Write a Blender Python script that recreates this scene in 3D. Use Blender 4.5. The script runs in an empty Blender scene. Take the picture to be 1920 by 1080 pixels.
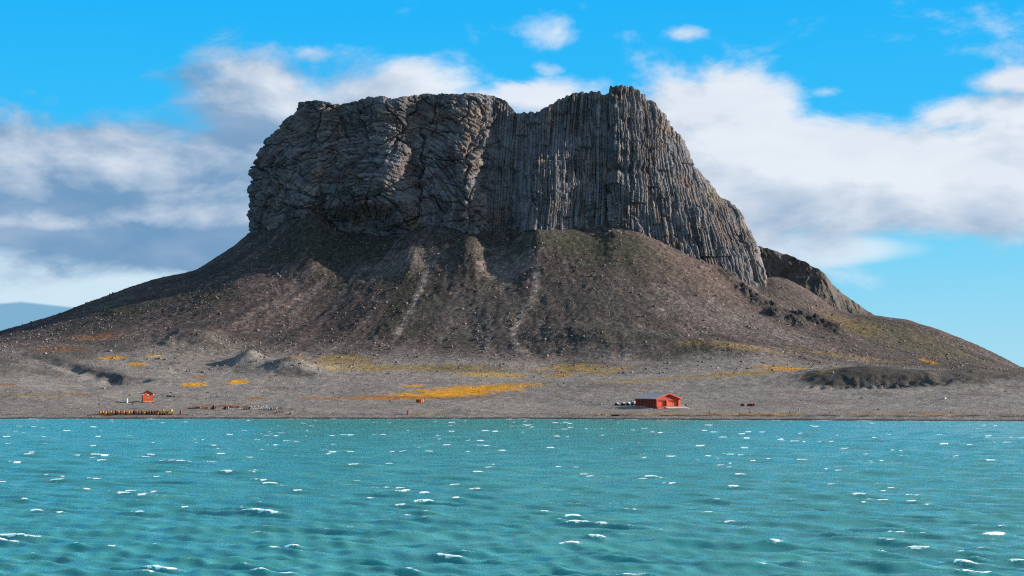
import bpy, bmesh, math, random
import numpy as np
from mathutils import Vector, Matrix

rng = np.random.default_rng(7)
random.seed(7)
scene = bpy.context.scene
COL = scene.collection

# ------------------------------------------------------------------ camera
F = 3200.0          # focal length in photo pixels (1920 wide)
HZ = 721.0          # photo row of the eye level
EYE = 8.0           # eye height over the water, metres
cam_d = bpy.data.cameras.new('camera')
cam = bpy.data.objects.new('camera', cam_d)
COL.objects.link(cam)
cam.location = (0, 0, EYE)
cam.rotation_euler = (math.pi / 2, 0, 0)
cam_d.sensor_width = 36.0
cam_d.lens = 36.0 * F / 1920.0
cam_d.shift_y = (HZ - 540.0) / 1920.0
cam_d.clip_start = 1.0
cam_d.clip_end = 60000
scene.camera = cam

# ------------------------------------------------------------------ sun
SUN_EL = math.radians(19)
SUN_AZ = math.radians(82.5)          # clockwise from +Y (the view direction)
to_sun = Vector((math.sin(SUN_AZ) * math.cos(SUN_EL), math.cos(SUN_AZ) * math.cos(SUN_EL), math.sin(SUN_EL)))
sd = bpy.data.lights.new('sun', 'SUN')
sd.energy = 5.0
sd.angle = math.radians(0.5)
sd.color = (1.0, 0.91, 0.79)
so = bpy.data.objects.new('sun', sd)
COL.objects.link(so)
so.rotation_euler = to_sun.to_track_quat('Z', 'Y').to_euler()
so.location = (300, 0, 300)

# ------------------------------------------------------------------ colour management
vs = scene.view_settings
vs.view_transform = 'Standard'
vs.look = 'None'
EXPO = 1.0
vs.exposure = EXPO
vs.gamma = 1.0
scene.cycles.use_denoising = False
scene.cycles.filter_width = 1.15
scene.cycles.max_bounces = 5


# ------------------------------------------------------------------ node helpers
class NT:
    def __init__(self, tree):
        self.t = tree

    def n(self, kind, **kw):
        nd = self.t.nodes.new(kind)
        for k, v in kw.items():
            setattr(nd, k, v)
        return nd

    def link(self, a, b):
        self.t.links.new(a, b)

    def setin(self, sock, v):
        if hasattr(v, 'node'):
            self.link(v, sock)
        else:
            sock.default_value = v

    def math(self, op, a, b=0.0, c=0.0, clamp=False):
        m = self.n('ShaderNodeMath', operation=op)
        m.use_clamp = clamp
        self.setin(m.inputs[0], a)
        self.setin(m.inputs[1], b)
        self.setin(m.inputs[2], c)
        return m.outputs[0]

    def sstep(self, v, lo, hi):
        m = self.n('ShaderNodeMapRange', interpolation_type='SMOOTHSTEP')
        self.setin(m.inputs[0], v)
        m.inputs[1].default_value = lo
        m.inputs[2].default_value = hi
        return m.outputs[0]

    def mix(self, f, a, b, blend='MIX'):
        m = self.n('ShaderNodeMix', data_type='RGBA', blend_type=blend)
        self.setin(m.inputs[0], f)
        self.setin(m.inputs[6], a)
        self.setin(m.inputs[7], b)
        return m.outputs[2]

    def noise(self, vec, scale, detail=4, rough=0.55, dist=0.0):
        m = self.n('ShaderNodeTexNoise')
        self.link(vec, m.inputs['Vector'])
        m.inputs['Scale'].default_value = scale
        m.inputs['Detail'].default_value = detail
        m.inputs['Roughness'].default_value = rough
        m.inputs['Distortion'].default_value = dist
        return m.outputs[0]


def rgba(c):
    return (c[0], c[1], c[2], 1.0)


# ------------------------------------------------------------------ world: clear blue sky with a cloud deck
world = bpy.data.worlds.new('World')
scene.world = world
world.use_nodes = True
wt = world.node_tree
wt.nodes.clear()
W = NT(wt)
UV = lambda px, py: ((px - 960) / 320.0, (HZ - py) / 320.0)     # azimuth / elevation in tenths of a radian

# cloud thickness as a function of (azimuth, elevation, 0)
grp = bpy.data.node_groups.new('cloud_density', 'ShaderNodeTree')
grp.interface.new_socket('P', in_out='INPUT', socket_type='NodeSocketVector')
grp.interface.new_socket('Density', in_out='OUTPUT', socket_type='NodeSocketFloat')
G = NT(grp)
gi = G.n('NodeGroupInput')
go = G.n('NodeGroupOutput')
mp = G.n('ShaderNodeMapping')
mp.inputs['Scale'].default_value = (1.0, 1.9, 1.0)
G.link(gi.outputs[0], mp.inputs[0])
n1 = G.noise(mp.outputs[0], 1.2, 9, 0.60, 0.25)
sep = G.n('ShaderNodeSeparateXYZ')
G.link(gi.outputs[0], sep.inputs[0])
U, V = sep.outputs[0], sep.outputs[1]
# banks: cx, cy, rx, ry (photo units), weight
BANKS = [(120, 360, 520, 100, 1.1), (330, 420, 380, 70, 1.15), (100, 425, 400, 50, 1.2), (-250, 370, 420, 120, 0.9),
         (480, 195, 150, 90, 0.62), (700, 180, 230, 80, 0.5), (590, 120, 80, 26, 0.36),
         (1330, 330, 220, 130, 1.15), (1480, 330, 300, 100, 1.15), (1800, 350, 330, 90, 1.0),
         (1330, 235, 190, 75, 0.95), (1830, 235, 170, 42, 0.62), (1880, 185, 110, 26, 0.55), (2250, 300, 340, 130, 0.95),
         (1045, 75, 54, 34, 0.36), (1278, 72, 48, 18, 0.40), (1178, 72, 56, 26, 0.16), (1097, 22, 30, 18, 0.18),
         (1030, 190, 150, 42, 0.55), (1540, 188, 40, 16, 0.45), (1030, 135, 40, 18, 0.4)]
acc = None
for (cx, cy, rx, ry, w) in BANKS:
    u0, v0 = UV(cx, cy)
    a = G.math('MULTIPLY', G.math('SUBTRACT', U, u0), 320.0 / rx)
    b = G.math('MULTIPLY', G.math('SUBTRACT', V, v0), 320.0 / ry)
    d2 = G.math('ADD', G.math('MULTIPLY', a, a), G.math('MULTIPLY', b, b))
    e = G.math('MULTIPLY', G.math('POWER', 2.718, G.math('MULTIPLY', d2, -0.8)), w)
    acc = e if acc is None else G.math('MAXIMUM', acc, e)
# the deck goes on all round the horizon
au = G.math('ABSOLUTE', U)
ring = G.math('MULTIPLY', G.sstep(au, 3.6, 6.0), G.math('MULTIPLY', G.sstep(V, 0.15, 0.7), G.math('SUBTRACT', 1.0, G.sstep(V, 1.5, 4.5))))
acc = G.math('MAXIMUM', acc, G.math('MULTIPLY', ring, 0.6))
# broken cloud overhead, out of view, added to take the blue from the fill
acc = G.math('MAXIMUM', acc, G.math('MULTIPLY', G.sstep(V, 2.7, 4.5), 0.34))
den = G.math('ADD', acc, G.math('MULTIPLY', G.math('SUBTRACT', n1, 0.5), 1.45))
G.link(den, go.inputs[0])

tc = W.n('ShaderNodeTexCoord')
sp = W.n('ShaderNodeSeparateXYZ')
W.link(tc.outputs['Generated'], sp.inputs[0])
az = W.math('MULTIPLY', W.math('ARCTAN2', sp.outputs[0], sp.outputs[1]), 10.0)
el = W.math('MULTIPLY', W.math('ARCSINE', sp.outputs[2]), 10.0)
cmb = W.n('ShaderNodeCombineXYZ')
W.link(az, cmb.inputs[0])
W.link(el, cmb.inputs[1])


def dens(vec):
    g = W.n('ShaderNodeGroup')
    g.node_tree = grp
    W.link(vec, g.inputs[0])
    return g.outputs[0]


def off(vec, dx, dy):
    v = W.n('ShaderNodeVectorMath', operation='ADD')
    W.link(vec, v.inputs[0])
    v.inputs[1].default_value = (dx, dy, 0)
    return v.outputs[0]


d0 = dens(cmb.outputs[0])
d1 = dens(off(cmb.outputs[0], 0.10, 0.10))
d2_ = dens(off(cmb.outputs[0], 0.10, 0.42))
alpha = W.sstep(d0, 0.12, 0.54)
lit = W.math('SUBTRACT', d0, d1)
lit = W.math('ADD', W.math('MULTIPLY', lit, 1.5), 0.76)
lit = W.math('SUBTRACT', lit, W.math('MULTIPLY', W.sstep(d2_, 0.3, 1.2), 0.20))
tex = W.n('ShaderNodeMapping'); tex.inputs['Scale'].default_value = (1.0, 2.6, 1.0)
W.link(cmb.outputs[0], tex.inputs[0])
ntx = W.noise(tex.outputs[0], 1.5, 5, .5, .3)
lit = W.math('ADD', lit, W.math('MULTIPLY', W.math('SUBTRACT', ntx, .49), 0.95))
# the western clouds are thick and seen from their unlit side
west = W.math('SUBTRACT', 1.0, W.sstep(az, -1.9, 0.1))
lit = W.math('SUBTRACT', lit, W.math('MULTIPLY', west, 0.72), clamp=True)
lit = W.math('ADD', W.math('MULTIPLY', lit, .85), W.math('MULTIPLY', W.sstep(ntx, .35, .75), .22), clamp=True)
eb = W.math('MULTIPLY', W.math('SUBTRACT', 1.0, west), .34)
lit = W.math('ADD', W.math('MULTIPLY', lit, W.math('SUBTRACT', 1.0, eb)), eb)
ccol = W.mix(lit, rgba((0.17, 0.33, 0.54)), rgba((0.80, 0.86, 0.94)))
sky = W.n('ShaderNodeTexSky', sky_type='NISHITA')
sky.sun_disc = False
sky.sun_elevation = SUN_EL
sky.sun_rotation = SUN_AZ
sky.altitude = 0
sky.air_density = 1.0
sky.dust_density = 0.1
sky.ozone_density = 2.0
SKY_STR = 0.105
# polarised, strongly saturated blue of the clear air, darker towards the zenith
inv = 1.0 / SKY_STR


def scl(col, k):
    m = W.n('ShaderNodeVectorMath', operation='SCALE')
    W.setin(m.inputs[0], col)
    m.inputs[3].default_value = k
    return m.outputs[0]


K = 2.0 ** -EXPO
tgt = lambda r, g, b: (r * K, g * K, b * K)
cr = W.n('ShaderNodeValToRGB')
W.link(W.math('DIVIDE', el, 15.7), cr.inputs[0])
els = cr.color_ramp.elements
stops = [(0.0, (.36, .70, .88)), (.3, (.30, .67, .88)), (.9, (.13, .62, .93)), (1.5, (.02, .50, .95)), (2.3, (.0, .44, .95)), (4.5, (.02, .32, .72)), (8, (.03, .22, .48)), (15.7, (.04, .18, .38))]
els[0].position = 0; els[0].color = rgba(tgt(*stops[0][1]))
els[1].position = 1; els[1].color = rgba(tgt(*stops[-1][1]))
for e_, c_ in stops[1:-1]:
    q_ = els.new(e_ / 15.7); q_.color = rgba(tgt(*c_))
skyc = W.mix(0.96, sky.outputs[0], scl(cr.outputs[0], inv))
# pale bank of low cloud towards the western horizon and a thin white lens to the east
u0, v0 = UV(60, 560)
hz_w = W.math('MULTIPLY', W.math('SUBTRACT', 1.0, W.sstep(el, 0.70, 0.86)), W.math('SUBTRACT', 1.0, W.sstep(az, -1.9, -0.9)))
nw = W.noise(cmb.outputs[0], 1.6, 4, 0.5)
hz_w = W.math('MULTIPLY', hz_w, W.math('ADD', 0.65, W.math('MULTIPLY', nw, 0.45)), clamp=True)
lu, lv = UV(1480, 474)
la = W.math('MULTIPLY', W.math('SUBTRACT', az, lu), 320.0 / 230)
lb = W.math('MULTIPLY', W.math('SUBTRACT', el, lv), 320.0 / 34)
ld = W.math('ADD', W.math('MULTIPLY', la, la), W.math('MULTIPLY', lb, lb))
lens = W.math('SUBTRACT', 1.25, W.math('ADD', ld, W.math('MULTIPLY', W.math('SUBTRACT', nw, 0.5), 0.9)))
lens = W.math('MULTIPLY', W.sstep(lens, 0.0, 0.9), 0.85)
skyc = W.mix(hz_w, skyc, scl(tgt(0.66, 0.80, 0.90), inv))
skyc = W.mix(lens, skyc, scl(tgt(0.74, 0.86, 0.95), inv))
# far slate-blue cloud bank at the western horizon
fb = W.math('MULTIPLY', W.math('SUBTRACT', 1.0, W.sstep(W.math('ADD', el, W.math('MULTIPLY', W.math('ABSOLUTE', W.math('ADD', az, 2.8)), 0.10)), 0.455, 0.475)), W.math('SUBTRACT', 1.0, W.sstep(az, -2.3, -1.8)))
skyc = W.mix(W.math('MULTIPLY', fb, 0.9), skyc, scl(tgt(0.17, 0.40, 0.60), inv))
skyc = W.mix(alpha, skyc, scl(ccol, inv * K))
bg = W.n('ShaderNodeBackground')
bg.inputs['Strength'].default_value = SKY_STR
W.link(skyc, bg.inputs['Color'])
wo = W.n('ShaderNodeOutputWorld')
W.link(bg.outputs[0], wo.inputs['Surface'])
world.cycles.sampling_method = 'MANUAL'
world.cycles.sample_map_resolution = 1024


# ------------------------------------------------------------------ numpy noise
def h2(i, j, s=0):
    n = (i.astype(np.int64) * 374761393 + j.astype(np.int64) * 668265263 + s * 974634777) & 0x7fffffff
    n = ((n ^ (n >> 13)) * 1274126177) & 0x7fffffff
    n = n ^ (n >> 16)
    return (n & 0xffff) / 65535.0


def h1(i, s=0):
    return h2(i, i * 0 + 17, s)


_a = np.random.default_rng(3).uniform(0, 2 * np.pi, 512 * 512)
_GC = (np.cos(_a) * 1.41).astype(np.float32); _GS = (np.sin(_a) * 1.41).astype(np.float32)


def gnoise(x, y, s=0):
    x = np.asarray(x, np.float32); y = np.asarray(y, np.float32)
    xi = np.floor(x); yi = np.floor(y)
    fx = x - xi; fy = y - yi
    i0 = (xi.astype(np.int32) + (s * 37) % 512) & 511; j0 = ((yi.astype(np.int32) + (s * 101) % 512) & 511) * 512
    i1 = (i0 + 1) & 511; j1 = (j0 + 512) & 262143
    u = fx * fx * fx * (fx * (fx * 6 - 15) + 10)
    v = fy * fy * fy * (fy * (fy * 6 - 15) + 10)

    def g(k, dx, dy):
        return _GC[k] * dx + _GS[k] * dy
    gx1 = fx - 1; gy1 = fy - 1
    a = g(i0 + j0, fx, fy); b = g(i1 + j0, gx1, fy)
    c = g(i0 + j1, fx, gy1); d = g(i1 + j1, gx1, gy1)
    a += (b - a) * u; c += (d - c) * u
    return a + (c - a) * v


def fbm(x, y, octv=4, s=0, gain=0.5):
    r = 0; a = 1.0; t = 0
    for k in range(octv):
        r = r + a * gnoise(x * 2.0 ** k, y * 2.0 ** k, s + k * 31)
        t += a; a *= gain
    return r / t * 1.3


def ridged(x, y, octv=3, s=0):
    r = 0; a = 1.0; t = 0
    for k in range(octv):
        r = r + a * (1 - 2 * np.abs(gnoise(x * 2.0 ** k, y * 2.0 ** k, s + k * 31)))
        t += a; a *= 0.5
    return r / t


def sst(v, lo, hi):
    t = np.clip((v - lo) / (hi - lo), 0, 1)
    return t * t * (3 - 2 * t)


def table(pts, sig=14):
    """smooth 1-D lookup through survey points (photo column -> value)"""
    xs = np.arange(-1600, 3600)
    p = np.array(pts, float)
    v = np.interp(xs, p[:, 0], p[:, 1])
    if sig > 0:
        k = np.exp(-0.5 * (np.arange(-4 * sig, 4 * sig + 1) / sig) ** 2); k /= k.sum()
        v = np.convolve(np.pad(v, 4 * sig, mode='edge'), k, mode='valid')
    return lambda q: np.interp(q, xs, v)


# ------------------------------------------------------------------ rock massif: base form
YC = 650.0
SIL_TOP = table([(440, 206), (530, 203), (560, 192), (600, 188), (645, 195), (700, 181), (745, 184), (785, 178), (830, 176), (890, 175), (930, 181),
                 (952, 193), (964, 211), (1000, 212), (1020, 203), (1045, 189), (1075, 174), (1105, 172), (1132, 178), (1140, 164), (1150, 159), (1180, 163),
                 (1222, 184), (1262, 204), (1420, 206)], 3)
EDGE_L = np.array([(520, 478), (440, 466), (400, 465), (330, 473), (290, 480), (240, 500), (203, 530), (190, 556)], float)   # photo row, column
EDGE_R = np.array([(560, 1440), (520, 1428), (500, 1423), (470, 1415), (425, 1400), (385, 1375), (350, 1340), (310, 1310), (275, 1290), (240, 1275), (205, 1250), (182, 1222), (163, 1185)], float)
ZBASE = 8 + (HZ - 560) / F * YC

BUTT = [(440, -3), (466, 0), (520, 4), (560, 8), (598, 14), (614, 10), (630, 2.5), (650, 6), (700, 13), (738, 19), (760, 16.5), (795, 8), (835, 10), (862, 16),
        (880, 19.5), (892, 16.5), (908, 6), (935, 4.5), (962, 7.5), (985, 16), (1002, 20.5), (1014, 20.2), (1050, 16.5), (1090, 12), (1104, 10), (1128, 11.5),
        (1140, 15), (1150, 18), (1180, 18.6), (1230, 20.5), (1290, 24), (1350, 27.5), (1420, 29.5), (1480, 29.5)]
BUT = table(BUTT, 5)
BUT_S = table(BUTT, 26)


def rowz(y, Y=YC):
    return 8 + (HZ - y) / F * Y


def massif(g, t):
    """g: 0..1 left to right over the front, t: 0..1 base to rim -> X, Y, Z (smooth form)"""
    row = 560 + (175 - 560) * t
    xl = np.interp(-row, -EDGE_L[:, 0], EDGE_L[:, 1])
    xr = np.interp(-row, -EDGE_R[:, 0], EDGE_R[:, 1])
    q = xl + (xr - xl) * g
    e = np.abs(2 * g - 1)
    D = 34 - 22 * t ** 1.3
    bow = (1 - e ** 2.7) ** (1 / 2.2)
    # slanting gullies
    r2 = row - 300
    qs = q + np.where(q < 700, 0.16 * r2, 0) * sst(q, 480, 560) * (1 - sst(q, 640, 720)) - 0.05 * r2 * sst(q, 820, 860) * (1 - sst(q, 930, 980))
    b = BUT(qs); bs = BUT_S(qs)
    keep = np.ones_like(q)
    keep = keep * (1 - (1 - sst(row, 190, 300)) * sst(q, 960, 985) * (1 - sst(q, 1108, 1122)))     # low tower
    keep = keep * (1 - (1 - sst(row, 270, 320)) * sst(q, 845, 860) * (1 - sst(q, 912, 925)))        # short rib
    b = bs + (b - bs) * keep
    lowt = 1 - sst(row, 200, 330)
    b = b - 7.0 * lowt * sst(q, 965, 985) * (1 - sst(q, 1100, 1120))
    # undercut foot of the second buttress
    b = b - 10 * sst(row, 385, 425) * sst(q, 600, 640) * (1 - sst(q, 735, 775))
    b = b - 3.0 * (1 - sst(row, 205, 320)) * sst(q, 640, 665) * (1 - sst(q, 730, 770))
    # bulge belly
    b = b + 3.0 * np.exp(-((row - 350) / 45.0) ** 2) * sst(q, 590, 650) * (1 - sst(q, 760, 800))
    b = b + 1.6 * np.exp(-((row - 380) / 30.0) ** 2) * (1 - sst(q, 560, 600))
    fade = np.clip(bow, 0, 1)
    Y = YC - (D * bow + b * fade * (0.55 + 0.45 * (1 - t) ** 0.5))
    X = (q - 960) / F * YC
    ztop = 8 + (HZ - SIL_TOP(q)) / F * (YC - (12 * bow + b * fade * 0.55))
    Z = ZBASE + t * (ztop - ZBASE)
    return X, Y, Z, q, row


def front_depth(px, row):
    """depth of the cliff face where photo column px meets photo row"""
    t = np.clip((560 - row) / (560 - 175.0), 0, 1)
    xl = np.interp(-row, -EDGE_L[:, 0], EDGE_L[:, 1]); xr = np.interp(-row, -EDGE_R[:, 0], EDGE_R[:, 1])
    g = np.clip((px - xl) / (xr - xl), 0.0, 1.0)
    return massif(g, t)[1]


# ------------------------------------------------------------------ terrain form
xs_c = np.arange(440, 1450, 6.0)
CONTACT = table([(440, 452), (466, 441), (505, 425), (545, 408), (590, 398), (612, 408), (640, 430), (700, 437), (740, 440), (785, 428), (830, 418), (870, 432),
                 (900, 440), (935, 430), (1000, 429), (1060, 424), (1120, 418), (1200, 431), (1280, 466), (1340, 492), (1400, 512), (1440, 528)], 10)
fd = front_depth(xs_c, CONTACT(xs_c))
# breaklines: (column, row, depth)
SHORE = table([(-1600, 785), (1000, 785.3), (1200, 787), (1920, 790), (3500, 797)], 40)
L4 = [(-900, 700, 520), (-300, 668, 522), (0, 656, 525), (150, 652, 528), (300, 650, 530), (466, 664, 535), (600, 662, 535), (760, 662, 533), (890, 672, 530), (1010, 681, 528), (1120, 674, 530),
      (1230, 673, 530), (1330, 666, 532), (1420, 662, 535), (1500, 673, 535), (1640, 689, 532), (1760, 694, 530), (1915, 700, 530), (2400, 715, 530)]
L5 = [(-900, 692, 565), (-300, 660, 565), (0, 641, 565), (140, 620, 568), (290, 588, 576), (370, 566, 580), (466, 542, 585), (600, 548, 585), (760, 545, 577), (890, 552, 573), (1010, 552, 571), (1120, 548, 570),
      (1230, 553, 572), (1330, 570, 577), (1420, 585, 585), (1500, 598, 595), (1640, 640, 590), (1760, 662, 590), (1915, 697, 590), (2400, 725, 590)]
L6 = [(-900, 690, 620), (-300, 655, 620), (0, 622, 620), (75, 601, 622), (140, 579, 625), (200, 556, 628), (290, 524, 632), (340, 514, 636), (370, 507, 640), (400, 487, 644), (440, 462, 648)]
L6R = [(1450, 520, 650), (1480, 525, 655), (1520, 548, 660), (1560, 577, 660), (1600, 590, 655), (1640, 592, 650), (1700, 600, 645), (1760, 618, 642), (1800, 634, 640), (1850, 655, 640), (1880, 670, 640), (1915, 690, 640), (2100, 712, 640), (2400, 722, 640), (3500, 728, 640)]
L6 = L6 + [(float(a), float(CONTACT(a)), float(b)) for a, b in zip(xs_c[3:-3], fd[3:-3])] + L6R


def line(L, sig):
    return table([(a, c) for a, b, c in L], sig), table([(a, 8 + (HZ - b) / F * c) for a, b, c in L], sig)


Y4, Z4 = line(L4, 30)
Y5, Z5 = line(L5, 24)
Y6, Z6 = line(L6, 7)


def base_height(X, Y):
    q = 960 + F * X / Y
    ys = 8 * F / (SHORE(q) - HZ)
    y4, z4, y5, z5, y6, z6 = Y4(q), Z4(q), Y5(q), Z5(q), Y6(q), Z6(q)
    inside = sst(q, 455, 500) * (1 - sst(q, 1400, 1440))
    one = np.ones_like(q)
    yk = [ys - 60, ys - 8, ys, ys + 9, ys + 32, ys + 78, y4, y5, y6, y6 + 22, y6 + 130, y6 + 420]
    zk = [-6 * one, -0.9 * one, 0 * one, 1.5 * one, 2.7 * one, 7.2 * one, z4, z5, z6, z6 - 1.0 + 9 * inside, z6 * 0.45, -8 * one]
    yk = np.stack(yk); zk = np.stack(zk)
    h = np.diff(yk, axis=0); d = np.diff(zk, axis=0) / h
    m = np.zeros_like(yk)
    hm = 2 * d[:-1] * d[1:]
    den_ = d[:-1] + d[1:]
    m[1:-1] = np.where(hm > 0, hm / np.where(np.abs(den_) < 1e-9, 1, den_), 0)
    m[0] = d[0]; m[-1] = d[-1]
    k = np.clip((Y[None] >= yk).sum(0) - 1, 0, len(yk) - 2)
    tk = lambda A: np.take_along_axis(A, k[None], 0)[0]
    y0, z0, m0, hh = tk(yk), tk(zk), tk(m), tk(h)
    z1 = np.take_along_axis(zk, k[None] + 1, 0)[0]; m1 = np.take_along_axis(m, k[None] + 1, 0)[0]
    t = np.clip((Y - y0) / hh, 0, 1)
    z = (2 * t ** 3 - 3 * t ** 2 + 1) * z0 + (t ** 3 - 2 * t ** 2 + t) * hh * m0 + (-2 * t ** 3 + 3 * t ** 2) * z1 + (t ** 3 - t ** 2) * hh * m1
    ap = sst(Y, y4 - 22, y4 + 14)                     # 1 on the scree apron
    land = sst(Y, ys + 4, ys + 40)
    beyond = sst(Y, y6 + 5, y6 + 40)
    return z, q, ys, ap, land, beyond, (Y - y4) / (y6 - y4)


# low relief on the plain: hummocks (X, Y, rx, ry, h)
HUMMOCKS = [(-79, 514, 7.0, 8, 5.6), (-65, 506, 8.5, 8, 5.0), (-100, 540, 10, 9, 3.5), (-150, 470, 34, 24, 2.6), (-128, 452, 26, 14, 1.2),
            (96, 471, 17, 11, 3.6), (124, 468, 24, 10, 2.0), (150, 462, 34, 14, 2.2), (88, 486, 22, 12, 1.4), (128, 482, 34, 9, 1.8), (168, 474, 24, 9, 1.8),
            (-55, 411, 4.5, 4.0, 1.1), (-50, 409, 6, 3.5, 0.5), (-12, 409, 3, 3, .6), (-7, 408.5, 4, 2.5, .5), (31, 411.5, 6.0, 4.0, 0.55), (40, 404, 5, 2.5, .5),
            (22, 545, 20, 7, 3.5), (52, 540, 26, 7, 3.0), (-4, 520, 14, 6, 1.2)]


def poly_sd(X, Y, pts):
    """distance to a polyline, and signed side"""
    best = np.full(X.shape, 1e9); side = np.zeros_like(X); along = np.zeros_like(X)
    L = 0
    for (ax, ay), (bx, by) in zip(pts[:-1], pts[1:]):
        dx, dy = bx - ax, by - ay
        l2 = dx * dx + dy * dy
        t = np.clip(((X - ax) * dx + (Y - ay) * dy) / l2, 0, 1)
        d = np.hypot(X - ax - t * dx, Y - ay - t * dy)
        s = np.sign((X - ax) * dy - (Y - ay) * dx)
        m = d < best
        best = np.where(m, d, best); side = np.where(m, s, side); along = np.where(m, L + t * math.sqrt(l2), along)
        L += math.sqrt(l2)
    return best, side, along / L


def polar(X, Y):
    """fall-line coordinates about the massif (arc, radius)"""
    cx, cy = -6.0, 672.0
    r = np.hypot(X - cx, (Y - cy))
    a = np.arctan2(X - cx, cy - Y)
    return a * 100.0, r


CRAGS = [(86, 597, 5, 7), (92, 594, 4, 6), (101, 594, 5, 7), (107, 592, 4, 6), (97, 585, 4, 5), (77, 606, 4, 4), (112, 588, 4, 5), (90, 586, 3, 4), (82, 601, 4, 4)]
GULLY = [(-152, 523), (-140, 514), (-126, 503), (-112, 491), (-101, 484)]


def height(X, Y):
    z, q, ys, ap, land, beyond, fr = base_height(X, Y)
    a, r = polar(X, Y)
    # scree flutes running down the fall line, rough block fields
    w = fbm(X / 40, Y / 40, 3, 5) * 6
    fl = fbm((a + w) / 9.0, r / 70.0, 3, 11)
    fl2 = ridged((a + w * .6) / 3.2, r / 40.0, 2, 19)
    z = z + ap * (1 - beyond) * (0.42 * fl * sst(fr, -.05, .35) * (1 - 0.6 * sst(fr, .8, 1.0)) + 0.13 * fl2)
    z = z + ap * (0.30 * fbm(X / 7, Y / 7, 3, 23) + 0.20 * fbm(X / 1.5, Y / 1.5, 2, 29) * (.6 + .8 * sst(fbm(X / 17, Y / 17, 2, 31), -.3, .3)))
    z = z + (1 - ap) * land * (0.55 * fbm(X / 26, Y / 18, 3, 37) + 0.18 * fbm(X / 5, Y / 4, 3, 41) + 0.12 * fbm(X / 1.3, Y / 1.3, 2, 43))
    z = z + (1 - land) * sst(Y, ys - 2, ys + 4) * 0.12 * fbm(X / 3, Y / 2, 3, 47)
    for i, (hx, hy, rx, ry, hh) in enumerate(HUMMOCKS):
        k = (np.abs(X - hx) < 3.2 * rx) & (np.abs(Y - hy) < 3.2 * ry)
        x, y = X[k], Y[k]
        d = np.sqrt(((x - hx) / rx) ** 2 + ((y - hy) / ry) ** 2)
        d = d * (1 + (0.12 if i < 2 else 0.35) * fbm(x / (rx * .8) + i, y / (ry * .8), 3, 53 + i))
        z[k] = z[k] + hh * np.exp(-1.1 * d ** (1.45 if i < 2 else 2.0))
    # terrace step on the west (dark bank)
    d, s, al = poly_sd(X + 3.0 * fbm(X / 11, Y / 11, 3, 60), Y + 4.0 * fbm(X / 9, Y / 9, 3, 61), GULLY)
    sd_ = d * s
    end = sst(al, 0.0, 0.3) * (1 - sst(al, .85, 1.0)) * (.35 + .65 * al) * (.55 + .45 * sst(fbm(X / 10, Y / 14, 2, 62), -.45, .05))
    z = z + end * np.where(sd_ > 0, -2.3 * np.exp(-np.abs(sd_) / 16.0) * sst(sd_, -.5, 3.4), 0.5 * np.exp(-np.abs(sd_) / 22.0) * (1 - np.exp(-np.abs(sd_) / 4)))
    # lava crags breaking through the eastern scree
    for i, (cx, cy, rx, ry) in enumerate(CRAGS):
        k = (np.abs(X - cx) < 3.2 * rx) & (np.abs(Y - cy) < 3.2 * ry)
        x, y = X[k], Y[k]
        d = np.sqrt(((x - cx) / rx) ** 2 + ((y - cy) / ry) ** 2)
        m = np.exp(-d ** 2 * 1.2)
        z[k] = z[k] + m * (1.5 * np.floor(2.5 * ridged(x / 2.4, y / 4.5, 3, 71 + i) + 1.3) * 0.5 + 0.6)
    # eastern moraine front: broken ledge
    d = np.sqrt(((X - 100) / 20) ** 2 + ((Y - 458) / 5) ** 2)
    z = z - np.exp(-d ** 2 * 1.3) * 1.6 * (0.6 + ridged(X / 4, Y / 4, 2, 83))
    return z, q, ys, ap, land, fr, fl, a, r


# ------------------------------------------------------------------ mesh helpers
def grid_mesh(name, P, mat, attrs=None, smooth=True, close_u=False):
    """P: (nv, nu, 3)"""
    nv, nu = P.shape[:2]
    me = bpy.data.meshes.new(name)
    me.vertices.add(nv * nu)
    me.vertices.foreach_set('co', P.astype(np.float32).reshape(-1))
    idx = np.arange(nv * nu).reshape(nv, nu)
    if close_u:
        nxt = np.roll(idx, -1, axis=1)
        a, b, c, d = idx[:-1], nxt[:-1], nxt[1:], idx[1:]
    else:
        a, b, c, d = idx[:-1, :-1], idx[:-1, 1:], idx[1:, 1:], idx[1:, :-1]
    quads = np.stack([a, b, c, d], -1).reshape(-1, 4)
    n = len(quads)
    me.loops.add(n * 4)
    me.loops.foreach_set('vertex_index', quads.reshape(-1).astype(np.int32))
    me.polygons.add(n)
    me.polygons.foreach_set('loop_start', np.arange(0, n * 4, 4, dtype=np.int32))
    me.polygons.foreach_set('loop_total', np.full(n, 4, dtype=np.int32))
    me.polygons.foreach_set('use_smooth', np.full(n, smooth, dtype=bool))
    me.update(calc_edges=True)
    for k, v in (attrs or {}).items():
        v = np.asarray(v, np.float32)
        if v.ndim == P.ndim:
            at = me.attributes.new(k, 'FLOAT_COLOR', 'POINT')
            c4 = np.ones((nv * nu, 4), np.float32); c4[:, :3] = v.reshape(-1, 3)
            at.data.foreach_set('color', c4.reshape(-1))
        else:
            at = me.attributes.new(k, 'FLOAT', 'POINT')
            at.data.foreach_set('value', v.reshape(-1))
    me.materials.append(mat)
    ob = bpy.data.objects.new(name, me)
    COL.objects.link(ob)
    return ob


def tag(o, label=None, cat=None, group=None, kind=None):
    for k, v in (('label', label), ('category', cat), ('group', group), ('kind', kind)):
        if v:
            o[k] = v
    return o


def empty(name, loc, rz=0.0):
    o = bpy.data.objects.new(name, None)
    COL.objects.link(o)
    o.location = loc
    o.rotation_euler = (0, 0, rz)
    o.empty_display_size = 0.3
    return o


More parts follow.
